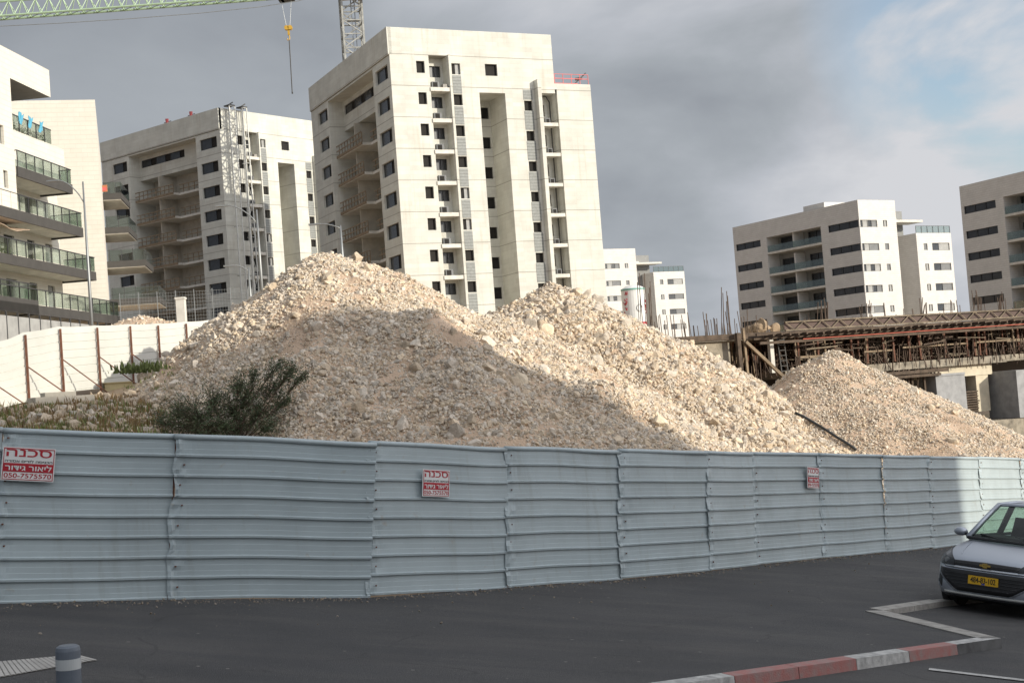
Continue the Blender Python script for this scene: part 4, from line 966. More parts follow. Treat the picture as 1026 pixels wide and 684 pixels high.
# ------------------------------------------------------------------ construction frame on the right
GPAN = mat('shade_grey_panel', (.33, .33, .335), .9, var=.15, vscale=2)  # greyer than the plain concrete, the panels' shade put into the colour
TRW = mat('weathered_form_timber', (.23, .18, .125), .85, var=.3, vscale=3)
def frame_building():
    o = P(752, 325, 60)*1.25; root = thing('unfinished_building', 'half-built concrete frame on a forest of props, with rebar on its deck, at the right', 'construction', (o[0], o[1], -6.2), R(25.0)); Z = lambda z: z*1.25+6.2
    r = random.Random(11); S = 1.25
    sl = MB(); sl.box(-9*S, 1.5*S, .05, 14, Z(1.80), Z(2.06), CONC2).box(-9*S, 1.5*S, -.06, .04, Z(1.84), Z(2.08), TIMBD).box(1.5*S, 24*S, 0, 16, Z(1.80), Z(2.06), CONC2).build('deck_slab', CONC2, root)
    # lattice formwork girder along the slab edge
    tr = MB(); x0, x1, y = 1.6*S, 24*S, -.35
    tr.box(x0, x1, y-.04, y+.04, Z(2.42), Z(2.42)+.07, TRW).box(x0, x1, y-.04, y+.04, Z(2.06), Z(2.06)+.08, TRW); n = 46
    for i in range(n):
        a = x0+(x1-x0)*i/n; b = x0+(x1-x0)*(i+1)/n; zz = (Z(2.08), Z(2.44)) if i % 2 else (Z(2.44), Z(2.08)); tr.bar((a, y, zz[0]), (b, y, zz[1]), .05, .05, TRW)
    tr.build('edge_truss', TRW, root); MB().box(x0, x1, y+.10, y+.14, Z(2.10), Z(2.42)).build('formwork_board', mat('brown_plywood', (.12, .080, .068), .8, var=.2), root)
    bm = MB(); 
    for q, zz in ((-.5, 1.98), (-.2, 1.82), (.9, 1.72), (-.75, 1.60)): bm.box(x0-2.0, x1, q, q+.12, Z(zz)-.08, Z(zz)+.06)
    bm.build('timber_beam', TIMBD, root)
    MB().bar((2.2*S, -.8, Z(1.66)), (24*S, -.8, Z(1.78)), .045).build('red_rail', mat('red_rail_paint', (.42, .09, .05), .7), root)
    pj = MB()                                            # joists that stick out over the edge
    for x in np.arange(x0-1.2, x1, .55): pj.bar((x, -.9, Z(1.9)+r.uniform(-.04, .04)), (x+r.uniform(-.1, .1), 1.0, Z(1.88)), .09, .12)
    o_ = pj.build('joist', TIMBD, root)
    # props: individual steel shores
    pm = {}
    for i in range(92):
        x = r.uniform(1.9, 23)*S; yy = r.choice((.2, .9, 1.8, 3.0)); z0, z1 = Z(.42), Z(1.8); k = i % 4
        if k not in pm:
            m = MB(); m.bar((0, 0, 0), (0, 0, z1-z0), .065 if k % 2 else .10).box(-.09, .09, -.09, .09, 0, .02).box(-.06, .06, -.06, .06, (z1-z0)*.5, (z1-z0)*.55); pm[k] = m.mesh('prop', (RUST, TIMBD, RUST, TIMB)[k])
        p = obj('prop', pm[k], root, (x, yy, z0)); p.rotation_euler = (r.gauss(0, .012), r.gauss(0, .025), 0)
    # upper floor: piers with stained formwork boards, shaded depth painted as a dark wall behind
    STAIN = mat('stained_concrete', (.33, .285, .22), .9, var=.36, vscale=2.5, extra=lambda *q: formwork(*q, pitch=9, board=9))
    for a, b in ((3.9, 5.2), (7.6, 8.9), (11.4, 12.4), (15.2, 16.4), (19, 20)): MB().box(a*S, b*S, 2.2, 2.8, Z(.36), Z(1.8)).build('pier', STAIN, root)
    MB().box(1.6*S, 24*S, 7.5, 7.9, Z(-3), Z(1.8)).build('inner_wall', mat('dark_depth_concrete', (.12, .10, .085), .95), root)
    hb = MB()
    for a, b, z in ((2.3, 5.0, .86), (6.0, 7.6, .9), (8.2, 12.0, .98), (12.6, 15.6, 1.0), (16.6, 20, 1.02)): hb.box(a*S, b*S, .05, .11, Z(z), Z(z)+.10)
    hb.build('rail_board', TIMB, root)
    # lower floor
    lo = MB(); lo.box(1.6*S, 14.3*S, .0, 8, Z(.02), Z(.36), STAIN).box(14.3*S, 24*S, .0, 8, Z(.06), Z(.36), STAIN).build('edge_beam', STAIN, root)
    MB().box(9.0*S, 13.6*S, .35, .7, Z(-.5), Z(.02)).build('lintel', mat('cream_concrete', (.62, .55, .42), .9), root)
    MB().box(9.2*S, 10.9*S, -1.0, 1.6, Z(-2.15), Z(-.32)).box(9.1*S, 10.9*S, -1.05, -.99, Z(-.40), Z(-.30)).build('wall_panel', GPAN, root)
    MB().box(12.6*S, 13.35*S, .4, 1.2, Z(-2.2), Z(-.5)).build('pillar', mat('cream_concrete', (.62, .55, .42), .9), root)
    MB().box(13.7*S, 15.6*S, -1.4, 1.0, Z(-2.6), Z(-.40)).build('wall_panel', GPAN, root)
    MB().box(5.6*S, 24*S, -1.3, 9, Z(-4.6), Z(-2.62), mat('stained_concrete', (.4, .34, .26))).build('retaining_wall', mat('stained_concrete', (.4, .34, .26)), root)
    MB().box(5.6*S, 24*S, -6, -1.3, Z(-4.0), Z(-3.95)).build('trench_floor', mat('dark_depth_concrete', (.12, .10, .085)), root)
    st = MB()
    for i in range(12): st.box(11.6*S+r.uniform(-.1, .1), 12.5*S+r.uniform(-.1, .1), .2, 1.4, Z(-2.5)+i*.14, Z(-2.5)+i*.14+.08)
    st.build('board_stack', TIMBD, root)
    # timber platform left of the grey panel
    tp = MB(); tp.box(6.2*S, 9.4*S, -1.2, 2, Z(-.36), Z(-.24)).box(6.4*S, 10*S, -1.0, .2, Z(-.20), Z(-.05))
    for x in (6.8, 7.5, 8.1, 8.8): tp.bar((x*S, -.6, Z(-2.4)), (x*S, -.6, Z(-.3)), .12)
    tp.bar((7.2*S, -.7, Z(-.5)), (8.9*S, -.7, Z(-1.9)), .09); tp.build('timber_platform', TIMBD, root)
    dp = MB()
    for i in range(14): x = 6.4*S+i*.32; dp.bar((x, 1.8+r.random()*3, Z(-2.4)), (x+r.uniform(-.2, .2), 2.2, Z(0)), .09)
    dp.build('shoring_timber', TIMBD, root)
    # left bay: concrete wall, post, brace, ladder
    MB().box(-3.7*S, -1.0*S, .3, .7, Z(-.9), Z(1.76)).build('concrete_wall', mat('stained_concrete', (.4, .34, .26)), root)
    MB().box(-9*S, -3.72*S, .9, 1.2, Z(-1.5), Z(1.8)).build('concrete_wall', CONC2, root)
    MB().box(-1.1*S, 1.6*S, 4.5, 4.7, Z(-3), Z(1.8)).build('inner_wall', mat('dark_depth_concrete', (.12, .10, .085)), root)  # dark tone stands in for the shade deep in the left bay
    MB().box(-1.2*S, 1.8*S, .5, 4.4, Z(-.95), Z(-.72)).box(-1.2*S, 1.8*S, .4, .5, Z(-.7), Z(-.5)).build('landing', TIMBD, root)
    MB().bar((-.86*S, -.35, Z(-1.8)), (-.90*S, -.35, Z(2.1)), .22).build('post', TIMBD, root)
    MB().bar((-.5*S, -.35, Z(-1.8)), (-.6*S, -.35, Z(2.3)), .13).build('post', TIMB, root)
    MB().bar((-.6*S, -.5, Z(1.70)), (1.28*S, -.5, Z(.02)), .16).build('brace', TIMB, root)
    MB().box(.86*S, 1.05*S, -.1, .15, Z(.3), Z(1.8)).build('post', SLAB, root)
    ld = MB(); 
    for x in (1.22, 1.55): ld.bar((x*S, -.4, Z(-.3)), (x*S, -.15, Z(2.0)), .05)
    for i in range(10): z = Z(-.1)+i*.28; ld.bar((1.22*S, -.38+.02*i, z), (1.55*S, -.38+.02*i, z), .04)
    ld.build('ladder', DFASC, root)
    for i in range(9):
        x = (-.3+i*.18)*S; MB().bar((x, 1.6+r.random()*2, Z(-.7)), (x+r.gauss(0, .05), 1.8, Z(1.8)), .07).build('prop', (RUST, TIMB)[i % 2], root)
    # starter bars
    rb = [MB().bar((0, 0, 0), (0, 0, h), .03).mesh('rebar', REBAR) for h in (.7, 1.0, 1.35)]
    for i in range(95):
        x = r.uniform(-4.1, .9)*S if i < 52 else r.uniform(1.5, 22)*S; q = obj('rebar', rb[i % 3], root, (x, r.uniform(.6, 3.2), Z(2.06))); q.rotation_euler = (r.gauss(0, .03), r.gauss(0, .04), 0)
    c = MB()
    for gx, gn, gh in ((-4.9, 8, 3.2), (-.85, 6, 2.4), (4.2, 7, 1.6), (6.7, 6, 1.5), (9.9, 6, 1.4), (13.2, 7, 1.7), (14.7, 6, 1.5)):
        for i in range(gn): a = gx*S+r.uniform(-.4, .4); c.bar((a, .4+r.random()*.5, Z(1.9)), (a+r.gauss(0, .06), .5, Z(2.06)+gh*r.uniform(.75, 1.1)), .03)
    for i in range(420): a = r.uniform(1.6, 23)*S; c.bar((a, r.uniform(.3, 4), Z(.36)), (a+r.gauss(0, .12), r.uniform(.3, 4), Z(1.8)), r.choice((.035, .05, .07)))
    for i in range(170): a = r.uniform(-5, 18)*S; c.bar((a, r.uniform(-.4, .3), Z(.36)-r.random()*.6), (a+r.gauss(0, .05), r.uniform(-.4, .3), Z(.36)+r.uniform(.3, 1.2)), .035)
    for i in range(120):
        a = r.uniform(1.6, 22)*S; z = Z(r.uniform(.5, 1.75)); y_ = r.uniform(-.3, 2.5); c.bar((a, y_, z), (a+r.uniform(.6, 2.4), y_+r.gauss(0, .1), z+r.gauss(0, .12)), r.choice((.04, .06, .08)), None, r.choice((REBAR, TIMBD, TRW)))
    for i in range(60):
        a = r.uniform(1.6, 10)*S; c.bar((a, r.uniform(-.9, 1), Z(-2.3)), (a+r.gauss(0, .2), r.uniform(-.9, 1), Z(.02)), r.choice((.05, .08)), None, r.choice((REBAR, TIMBD)))
    tag(c.build('rebar_bundle', REBAR, root), kind='stuff')
    MB().box(-5.3*S, -4.7*S, .2, .5, Z(1.2), Z(2.5)).build('column_formwork', TIMB, root)
frame_building()
b_ = hit  # small soil mound on the deck
o = P(763, 330, 78)
v, f, c = rocks(np.array([[0, 0, 0], [.7, .2, -.1], [-.6, 0, -.15], [-.1, -.3, .15]]), np.array([.62, .5, .45, .4]), rock_tint(4, 1)*.6, sub(*ICO2), .08)
so = obj('dirt_pile', np_mesh('dirt_pile', v, f, SOIL)); so.location = (o[0], o[1], o[2]+.05); tag(so, 'brown clod pile on the deck of the half-built frame, left of the truss', 'dirt pile')

# mortar silo
def silo():
    p = P(637, 328, 120); root = thing('mortar_silo', 'white cylindrical silo with red lettering and red band behind the boulder heap', 'silo', (p[0], p[1], p[2]-4), R(10)); r_, H = 1.02, 3.35
    b = MB(); b.tube([(0, 0, 4), (0, 0, 4+H)], r_, WHITE, 28); b.tube([(0, 0, 4+H), (0, 0, 4+H+.22), (0, 0, 4+H+.32)], [r_*1.0, r_*.6, .15], WHITE, 28); b.tube([(0, 0, 2.2), (0, 0, 4)], [.15, r_], WHITE, 28); b.build('tank', WHITE, root, False)
    MB().tube([(0, 0, 4+H-.16), (0, 0, 4+H-.02)], r_*1.03, None, 28).build('green_ring', mat('teal_paint', (.20, .42, .36), .6), root)
    MB().tube([(0, 0, 4.18), (0, 0, 4.42)], r_*1.012, None, 28).build('red_band', REDP, root)
    for a in range(4): MB().bar((math.cos(a*HP+.7)*.95, math.sin(a*HP+.7)*.95, 0), (math.cos(a*HP+.7)*.95, math.sin(a*HP+.7)*.95, 4.2), .12).build('leg', STEEL, root)
    for ang, m, seed, z0, n in ((-150, REDP, 3, 4.9, 5), (-28, REDP, 8, 5.1, 3)):
        rr = random.Random(seed); t = MB()
        for i in range(n):
            z = z0+i*.42
            for j in range(3):
                aa = R(ang+rr.uniform(-13, 13)); x, y = math.cos(aa)*(r_+.012), math.sin(aa)*(r_+.012); a2 = aa+rr.uniform(-.16, .16); zz = z+rr.uniform(0, .3)
                t.bar((x, y, zz), (math.cos(a2)*(r_+.012), math.sin(a2)*(r_+.012), zz+rr.uniform(.08, .3)), .09, .03)
        t.build('lettering', m, root)
    ring = MB(); N_ = 16
    for i in range(N_-3):
        a0, a1 = i/N_*6.28, (i+1)/N_*6.28; q = lambda a: (math.cos(R(-78)+.26*math.cos(a))*(r_+.012), math.sin(R(-78)+.26*math.cos(a))*(r_+.012), 5.6+.3*math.sin(a)); ring.bar(q(a0), q(a1), .05, .03)
    ring.build('round_emblem', SHUT, root)
silo()

# ------------------------------------------------------------------ cranes, hoists, lamps
def lattice(mb, w, h, step, m, t=.14, tb=.07, x=0, y=0, z=0):
    for sx in (-1, 1):
        for sy in (-1, 1): mb.bar((x+sx*w/2, y+sy*w/2, z), (x+sx*w/2, y+sy*w/2, z+h), t, t, m)
    n = int(h/step)
    for i in range(n):
        a, b = z+i*step, z+(i+1)*step; c = 1 if i % 2 else -1
        for (p, q) in (((-1, -1), (1, -1)), ((1, -1), (1, 1)), ((1, 1), (-1, 1)), ((-1, 1), (-1, -1))):
            P0, P1 = (p, q) if c > 0 else (q, p)
            mb.bar((x+P0[0]*w/2, y+P0[1]*w/2, a), (x+P1[0]*w/2, y+P1[1]*w/2, b), tb, tb, m); mb.bar((x+p[0]*w/2, y+p[1]*w/2, b), (x+q[0]*w/2, y+q[1]*w/2, b), tb, tb, m)
MSTEEL = mat('dull_mast_paint', (.36, .36, .34), .6, var=.25, vscale=2)
def crane():
    b = P(353, 30, 160); root = thing('tower_crane', 'tower crane with white lattice mast behind the middle tower and pale green jib', 'crane', (b[0], b[1], 8), R(12))
    jz = P(120, 9, 160)[2]-8
    m = MB(); lattice(m, 2.3, jz+1-.5, 1.6, MSTEEL, .22, .13); m.box(-1.4, 1.4, -1.4, -1.25, jz-9.3, jz-8.9).box(-1.4, 1.4, 1.25, 1.4, jz-9.3, jz-8.9).box(-1.4, -1.25, -1.4, 1.4, jz-9.3, jz-8.9).box(1.25, 1.4, -1.4, 1.4, jz-9.3, jz-8.9); m.build('mast', MSTEEL, root)
    ld = MB(); ld.bar((0, -.2, 0), (0, -.2, jz), .10).bar((.4, -.2, 0), (.4, -.2, jz), .10)
    for i in range(int(jz/1.2)): ld.box(-.5, .9, -.5, .5, i*1.2+1, i*1.2+1.06) if i % 5 == 0 else ld.box(0, .4, -.22, -.18, i*1.2, i*1.2+.06)
    ld.build('mast_ladder', STEEL, root)
    j = MB(); L_ = 62; j.tube([(0, -.7, jz), (-L_, -.7, jz)], .13, CRGREEN, 6).tube([(0, .7, jz), (-L_, .7, jz)], .13, CRGREEN, 6).tube([(0, 0, jz+1.9), (-L_, 0, jz+1.9)], .13, CRGREEN, 6); n = 40
    for i in range(n):
        a, b_, c = -L_*i/n, -L_*(i+.5)/n, -L_*(i+1)/n
        for s in (-.7, .7): j.bar((a, s, jz), (b_, 0, jz+1.9), .08, .08, CRGREEN); j.bar((b_, 0, jz+1.9), (c, s, jz), .08, .08, CRGREEN)
        j.bar((a, -.7, jz), (a, .7, jz), .07, .07, CRGREEN); j.bar((a, -.7, jz), (c, .7, jz), .06, .06, CRGREEN)
    ji = j.build('jib', CRGREEN, root); ji.rotation_euler = (0, 0, R(-12))
    MB().box(-1.5, 1.5, -1.5, 1.5, jz-.6, jz+.4).box(.2, 2.4, -2.6, -1.2, jz-1.4, jz+.8).build('slewing_cab', LSTEEL, root)
    cj = MB(); cj.box(0, 14, -.8, .8, jz+1.2, jz+1.5).box(10, 14, -1, 1, jz+1.5, jz+3.2).build('counter_jib', CRGREEN, root); root.children[-1].rotation_euler = (0, 0, R(-12))
    return root, b, jz
cr, cb, cjz = crane()
h = P(289, 29, 160); xt = h[0]-cb[0]
t = MB(); t.box(-.9, .9, -.8, .8, cjz+8-h[2]-.5, cjz+8-h[2]-.15).box(-.6, -.3, -.9, .9, cjz+8-h[2]-.5, cjz+8-h[2]-.25)
root = thing('crane_hook', 'yellow hook block hanging on cables from the jib, with a long dark sling', 'hook', (h[0], h[1], h[2])); t.build('trolley', DFASC, root)
t = MB(); top_z = cjz+8-h[2]-.5
for sx in (-.62, .55): t.tube([(sx, 0, top_z), (sx*.35, 0, .3)], .02, None, 5)
t.build('cable', STEEL, root)
t = MB(); t.box(-.38, .38, -.2, .2, -.15, .32).tube([(-.2, -.25, .1), (-.2, .25, .1)], .26, YEL, 12).tube([(.2, -.25, .1), (.2, .25, .1)], .26, YEL, 12).box(-.12, .12, -.1, .1, -.75, -.15); t.tube([(0, 0, -.7), (.08, 0, -1.0), (.02, 0, -1.3), (-.16, 0, -1.35), (-.2, 0, -1.15)], .075, YEL, 6); t.build('hook_block', YEL, root)
t = MB(); t.tube([(0, 0, -1.35), (-.02, 0, -3.5), (-.07, 0, -7.5)], .06, None, 5).box(-.14, .02, -.05, .05, -7.6, -7.4).build('sling', DFASC, root)
wv = [P(-20, 27.5, 150), P(60, 23.5, 152), P(130, 19, 154), P(200, 13.5, 156), P(262, 7, 158), P(300, 1, 159), P(330, -8, 160)]
tag(MB().tube([tuple(p) for p in wv], .045, None, 5).build('crane_cable', STEEL), 'thin sagging cable below the green crane jib', 'cable')

# hoist masts on the left tower's sunny face, in that tower's own frame
def on_tower(t, x, y, z): return tuple((Matrix.Translation(t.location) @ Matrix.Rotation(t.rotation_euler.z, 4, 'Z')) @ Vector((x, y, z)))
for i, (x, w, lab) in enumerate(((1.25, .85, 'left lattice hoist mast climbing the sunny face of the left tower'), (3.2, .7, 'right lattice hoist mast climbing the sunny face of the left tower'))):
    root = thing('hoist_mast', lab, 'hoist mast', on_tower(tL, x, -.75, 4), R(50.5), 'hoist masts on the left tower'); m = MB(); [m.bar((sx*w/2, sy, 0), (sx*w/2, sy, 29.9), .11) for sx, sy in ((-1, -.3), (1, -.3), (0, .25))]; [m.bar((-w/2*(1 if k % 2 else -1), -.3, k*2.3), (w/2*(1 if k % 2 else -1), -.3, k*2.3+2.3), .04) for k in range(13)]; [m.bar((-w/2, sy, k*2.3), (w/2, sy, k*2.3), .05) for k in range(14) for sy in (-.3, .3)]; m.build('lattice', LSTEEL, root)
    k = MB(); 
    for z in range(3, 30, 6): k.bar((0, .3, z), (0, .75, z+.1), .06)
    k.build('wall_tie', STEEL, root); MB().box(-.4, .5, -.3, .75, 29.95, 30.1).bar((-.2, 0, 30.1), (.5, .1, 30.5), .12).build('head_gear', DFASC, root)
for i, (t_, z, lab) in enumerate(((1.5, 0, 'pink bucket on the parapet of the left tower, nearer the corner'), (6.4, 0, 'pink bucket on the parapet of the left tower, farther from the corner'))):
    b = MB(); b.tube([(0, 0, .0), (0, 0, .55)], [.16, .22], None, 10).bar((-.4, 0, .05), (.5, .1, .3), .07, .07, DFASC); o = b.build('bucket', PINK); o.location = on_tower(tL, .1, t_+4, 35.76-2); tag(o, lab, 'bucket', 'pink buckets on the left tower parapet')

def lamp(label, pxt, pyt, pyb, D, arm, armz, pxb, h_extra=0):
    tp = P(pxt, pyt, D); bt = P(pxb, pyb, D); base = (tp[0], tp[1], bt[2]-2.5); H = tp[2]-base[2]
    root = thing('street_lamp', label, 'street lamp', base, 0, 'street lamps')
    s = D/60; MB().tube([(0, 0, 0), (0, 0, H*.5), (0, 0, H)], [.075*s, .065*s, .035*s], None, 10).build('pole', STEEL, root, True)
    e = P(arm[0], arm[1], D); dx, dz = e[0]-tp[0], e[2]-tp[2]; pts = [(0, 0, H-armz)]
    for t in np.linspace(.15, 1, 8): pts.append((dx*t, 0, H-armz+(dz+armz)*math.sin(t*HP)**.8))
    MB().tube(pts, .028*s, None, 6).build('arm', STEEL, root, True)
    a = MB(); a.box(dx-.42*s, dx+.1*s, -.09*s, .09*s, H+dz-.035*s, H+dz+.03*s).build('lamp_head', STEEL, root)
lamp('tall street lamp standing in front of the balcony block', 83, 182, 328, 58, (57, 181), .9, 94)
lamp('street lamp with long thin arm in front of the left tower hoist masts', 257, 210, 292, 95, (226, 206), 1.0, 264)
lamp('small street lamp just left of another, low in front of the left tower', 249, 268, 300, 95, (234, 266), .3, 252)
lamp('street lamp half hidden by the tallest heap peak, in front of the middle tower', 341, 226, 260, 90, (319, 224.5), .2, 345)
# wire mesh barrier and pale post behind the white fence
p = P(181, 300, 66); root = thing('concrete_post', 'pale square post above the white fence below the left tower', 'post', (p[0], p[1], p[2]-2.5)); MB().box(-.2, .2, -.2, .2, 0, 2.5).build('shaft', SLAB, root); MB().box(-.23, .23, -.23, .23, 2.5, 2.6).build('cap', SLAB, root)
p = P(122, 330, 100); root = thing('wire_fence', 'grey wire mesh fence behind the orange spoil heap', 'fence', (p[0], p[1], p[2]-1), R(12))
for i in range(9): MB().bar((i*1.3, 0, 0), (i*1.3, 0, 3.6), .055).build('post', STEEL, root)
m = MB()
for k in range(14): m.bar((0, 0, .2+k*.25), (10.4, 0, .2+k*.25), .014)
for k in range(52): m.bar((k*.2, 0, .2), (k*.2, 0, 3.5), .012)
m.build('mesh', STEEL, root)
# bollard
p = P(64.5, 646, 9.6); gz = G(p[0]); root = thing('bollard', 'grey round bollard with pale reflective band on the pavement, bottom left', 'bollard', (p[0], p[1], gz)); root.rotation_euler = (0, R(1.5), 0); H = p[2]-gz; r_ = .083
MB().tube([(0, 0, 0), (0, 0, H-.035)], r_, None, 32).build('post', BOLG, root); MB().tube([(0, 0, H-.035), (0, 0, H-.012), (0, 0, H)], [r_, r_*.93, r_*.7], None, 32).build('cap', BOLG, root)
MB().tube([(0, 0, H-.160), (0, 0, H-.088)], r_*1.012, None, 32).build('reflective_band', REFL, root)
MB().tube([(0, 0, 0), (0, 0, .012)], r_*1.6, None, 24).build('base_plate', STEEL, root)

# ------------------------------------------------------------------ parked car (local: x forward, y to its left, z up)
def car():
    D = 21.1; fp = P(979.5, 564.5, D); hd = R(180+90-43)          # heading
    hx = math.cos(hd); hy = math.sin(hd); cx, cy = fp[0]-hx*1.96, fp[1]-hy*1.96
    gz = float(rd(cx, cy))
    root = thing('parked_car', 'silver hatchback parked in the bay at the right edge, seen from its front', 'car', (cx, cy, gz), hd)
    # body shell: plan outlines stacked in z
    lv = [(.17, .12, .10), (.22, .03, .03), (.30, .0, .0), (.40, .012, -.003), (.50, .02, .0), (.58, .03, .0), (.66, .06, .004), (.71, .10, .01), (.75, .17, .02), (.80, .29, .035), (.85, .46, .05), (.90, .70, .065), (.935, .90, .085), (.955, 1.02, .11)]
    def xf(y, z):
        zz = [l[0] for l in lv]; fi = np.interp(z, zz, [l[1] for l in lv]); si = np.interp(z, zz, [l[2] for l in lv])
        u = min(1, abs(y)/(.80-si)); return 1.82-fi-.05*u*u-.25*u**6
    NF = 25
    def ring(z, fi, si):
        hw = .80-si; pts = []
        for i in range(NF):
            t = -1+2*i/(NF-1); t = math.copysign(abs(t)**.8, t); y = hw*t; pts.append((xf(y, z), y, z))
        for x in np.linspace(1.2-fi*.35, -1.55, 9): pts.append((min(x, pts[NF-1][0]-.02), hw+.0*x, z))
        for t in np.linspace(1, -1, 11): pts.append((-1.62-.2*(1-abs(t)**4)+si*.5, hw*t, z))
        for x in np.linspace(-1.55, 1.2-fi*.35, 9): pts.append((min(x, pts[0][0]-.02), -hw, z))
        return pts
    rings = [ring(*l) for l in lv]; n = len(rings[0]); V = [p for r_ in rings for p in r_]; Fc = []
    for k in range(len(rings)-1):
        for i in range(n): Fc.append((k*n+i, k*n+(i+1) % n, (k+1)*n+(i+1) % n, (k+1)*n+i))
    me = bpy.data.meshes.new('body'); me.from_pydata(V, [], Fc+[tuple(range((len(rings)-1)*n, len(rings)*n))]); me.materials.append(CARP); me.polygons.foreach_set('use_smooth', [True]*len(me.polygons)); me.update()
    body = obj('body', me, root)
    # patches that follow the nose
    def patch(name, poly_fn, y0, y1, off, m, nu=16, nv=6, parent=root, thick=.012, mirror=False):
        """poly_fn(t) -> (zlow, zhigh) at lateral position"""
        out = []
        for sgn in ((1, -1) if mirror else (1,)):
            V = []; Fq = []
            for i in range(nu):
                t = i/(nu-1); y = y0+(y1-y0)*t; a, b = poly_fn(t)
                for j in range(nv): z = a+(b-a)*j/(nv-1); V.append((xf(y, z)+off, y*sgn, z))
            for i in range(nu-1):
                for j in range(nv-1): q = (i*nv+j, (i+1)*nv+j, (i+1)*nv+j+1, i*nv+j+1); Fq.append(q if sgn > 0 else q[::-1])
            me = bpy.data.meshes.new(name); me.from_pydata(V, [], Fq); me.materials.append(m); me.polygons.foreach_set('use_smooth', [True]*len(me.polygons)); me.update(); o = obj(name, me, parent)
            s = o.modifiers.new('thickness', 'SOLIDIFY'); s.thickness = thick; s.offset = 0; out.append(o)
        return out
    L_ = lambda a, b, t: a+(b-a)*t
    tri = lambda t: 1-abs(2*t-1)
    # lower grille: wide hexagon; upper grille: slim band
    ln = MB
    lowg = lambda t: (L_(.285, .50, max(0, abs(2*t-1)-.55)/.45), .572)
    patch('chrome_surround', lambda t: (lowg(t)[0]-.022, lowg(t)[1]+.020), -.72, .72, .004, CARP, 26)
    g = patch('lower_grille', lowg, -.70, .70, .012, CARB, 26)[0]
    for k in range(5):
        z = .34+k*.045; w = .615*(1 if z > .44 else .45+.55*(z-.30)/.14); patch('grille_slat', lambda t: (z-.006, z+.006), -w*.97, w*.97, .018, CARMESH, 20, 2, g, .006)
    upg = lambda t: (.622+.006*abs(2*t-1), .70-.010*abs(2*t-1))
    patch('chrome_strip', lambda t: (.592, .612), -.62, .62, .012, CHROME, 22, 3)
    g = patch('upper_grille', upg, -.47, .47, .010, CARB, 20)[0]
    patch('grille_slat', lambda t: (.655, .664), -.45, .45, .016, CARMESH, 18, 2, g, .006)
    # gold cross emblem on the upper grille
    e = MB(); X0 = xf(0, .66)+.030
    def ngon(pts, x, t):
        k = len(pts); f = [(x+t, y, z) for y, z in pts]; bq = [(x-.02, y, z) for y, z in pts]; e.face(f)
        for i in range(k): e.face([f[i], bq[i], bq[(i+1) % k], f[(i+1) % k]])
    bow = [(-.080, -.012), (-.030, -.012), (-.034, -.030), (.026, -.030), (.030, -.012), (.074, -.012), (.082, .014), (.032, .014), (.036, .032), (-.026, .032), (-.030, .014), (-.072, .014)]
    ngon([(-y, z+.662) for y, z in bow], X0, .006); e.build('emblem', GOLD, root)
    # headlights
    hl = lambda t: (L_(.595, .615, t**.8), L_(.665, .84, t**.75))
    for sgn, nm in ((1, 'a'), (-1, 'b')):
        V = []; Fq = []; nu, nv = 16, 8
        def grid(off, ins=0):
            V = []; Fq = []
            for i in range(nu):
                t = i/(nu-1); y = L_(.45, .775, t*(1-ins*2)+ins); a, b = hl(t*(1-ins*2)+ins)
                for j in range(nv):
                    u = j/(nv-1); u = ins+u*(1-2*ins); z = a+(b-a)*u; V.append((xf(y, z)+off, y*sgn, z))
            for i in range(nu-1):
                for j in range(nv-1): q = (i*nv+j, (i+1)*nv+j, (i+1)*nv+j+1, i*nv+j+1); Fq.append(q if sgn > 0 else q[::-1])
            return V, Fq
        V, Fq = grid(.006); me = bpy.data.meshes.new('headlight'); me.from_pydata(V, [], Fq); me.materials.append(CARB); me.update(); hd_ = obj('headlight', me, root)
        m_ = hd_.modifiers.new('thickness', 'SOLIDIFY'); m_.thickness = .01
        V, Fq = grid(.020, .03); me = bpy.data.meshes.new('lens'); me.from_pydata(V, [], Fq); me.materials.append(LENS); me.polygons.foreach_set('use_smooth', [True]*len(me.polygons)); me.update(); obj('lens', me, hd_)
        rf = MB(); y = .60*sgn; z = .675
        rf.tube([(xf(y, z)+.008, y, z), (xf(y, z)+.016, y, z)], [.036, .040], None, 16); y = .69*sgn; z = .715; rf.tube([(xf(y, z)+.008, y, z), (xf(y, z)+.018, y, z)], [.030, .036], None, 16); rf.build('reflector', CHROME, hd_)
        # fog recess with lamp
        def fg(t): return (L_(.30, .36, t), L_(.42, .50, t))
        V = []; Fq = []
        for i in range(8):
            t = i/7; y = L_(.655, .745, t); a, b = fg(t)
            for j in range(6): z_ = a+(b-a)*j/5; V.append((xf(y, z_)+.008, y*sgn, z_))
        for i in range(7):
            for j in range(5): q = (i*6+j, (i+1)*6+j, (i+1)*6+j+1, i*6+j+1); Fq.append(q if sgn > 0 else q[::-1])
        me = bpy.data.meshes.new('fog_recess'); me.from_pydata(V, [], Fq); me.materials.append(CARB); me.update(); fo = obj('fog_recess', me, root); fo.modifiers.new('thickness', 'SOLIDIFY').thickness = .006
        f_ = MB(); y = .70*sgn; f_.tube([(xf(y, .38)+.010, y, .38), (xf(y, .38)+.018, y, .38)], .028, None, 14).build('fog_lamp', LENS, fo)
    patch('bumper_lip', lambda t: (.17, .215), -.70, .70, .02, CARB, 24, 3)
    patch('lower_trim', lambda t: (.232, .262), -.60, .60, .012, LSTEEL, 24, 3)
    # hood shut line and creases
    for sgn in (-1, 1):
        cz = MB(); pts = []
        for t in np.linspace(0, 1, 12): x = L_(1.58, .86, t); y = sgn*L_(.44, .60, t); z = float(np.interp(1.82-x-.05*(y/.75)**2-.25*abs(y/.75)**6, [l[1] for l in lv[4:]], [l[0] for l in lv[4:]])); pts.append((x, y, z+.002))
        cz.tube(pts, .007, CARP, 5).build('hood_crease', CARP, root)
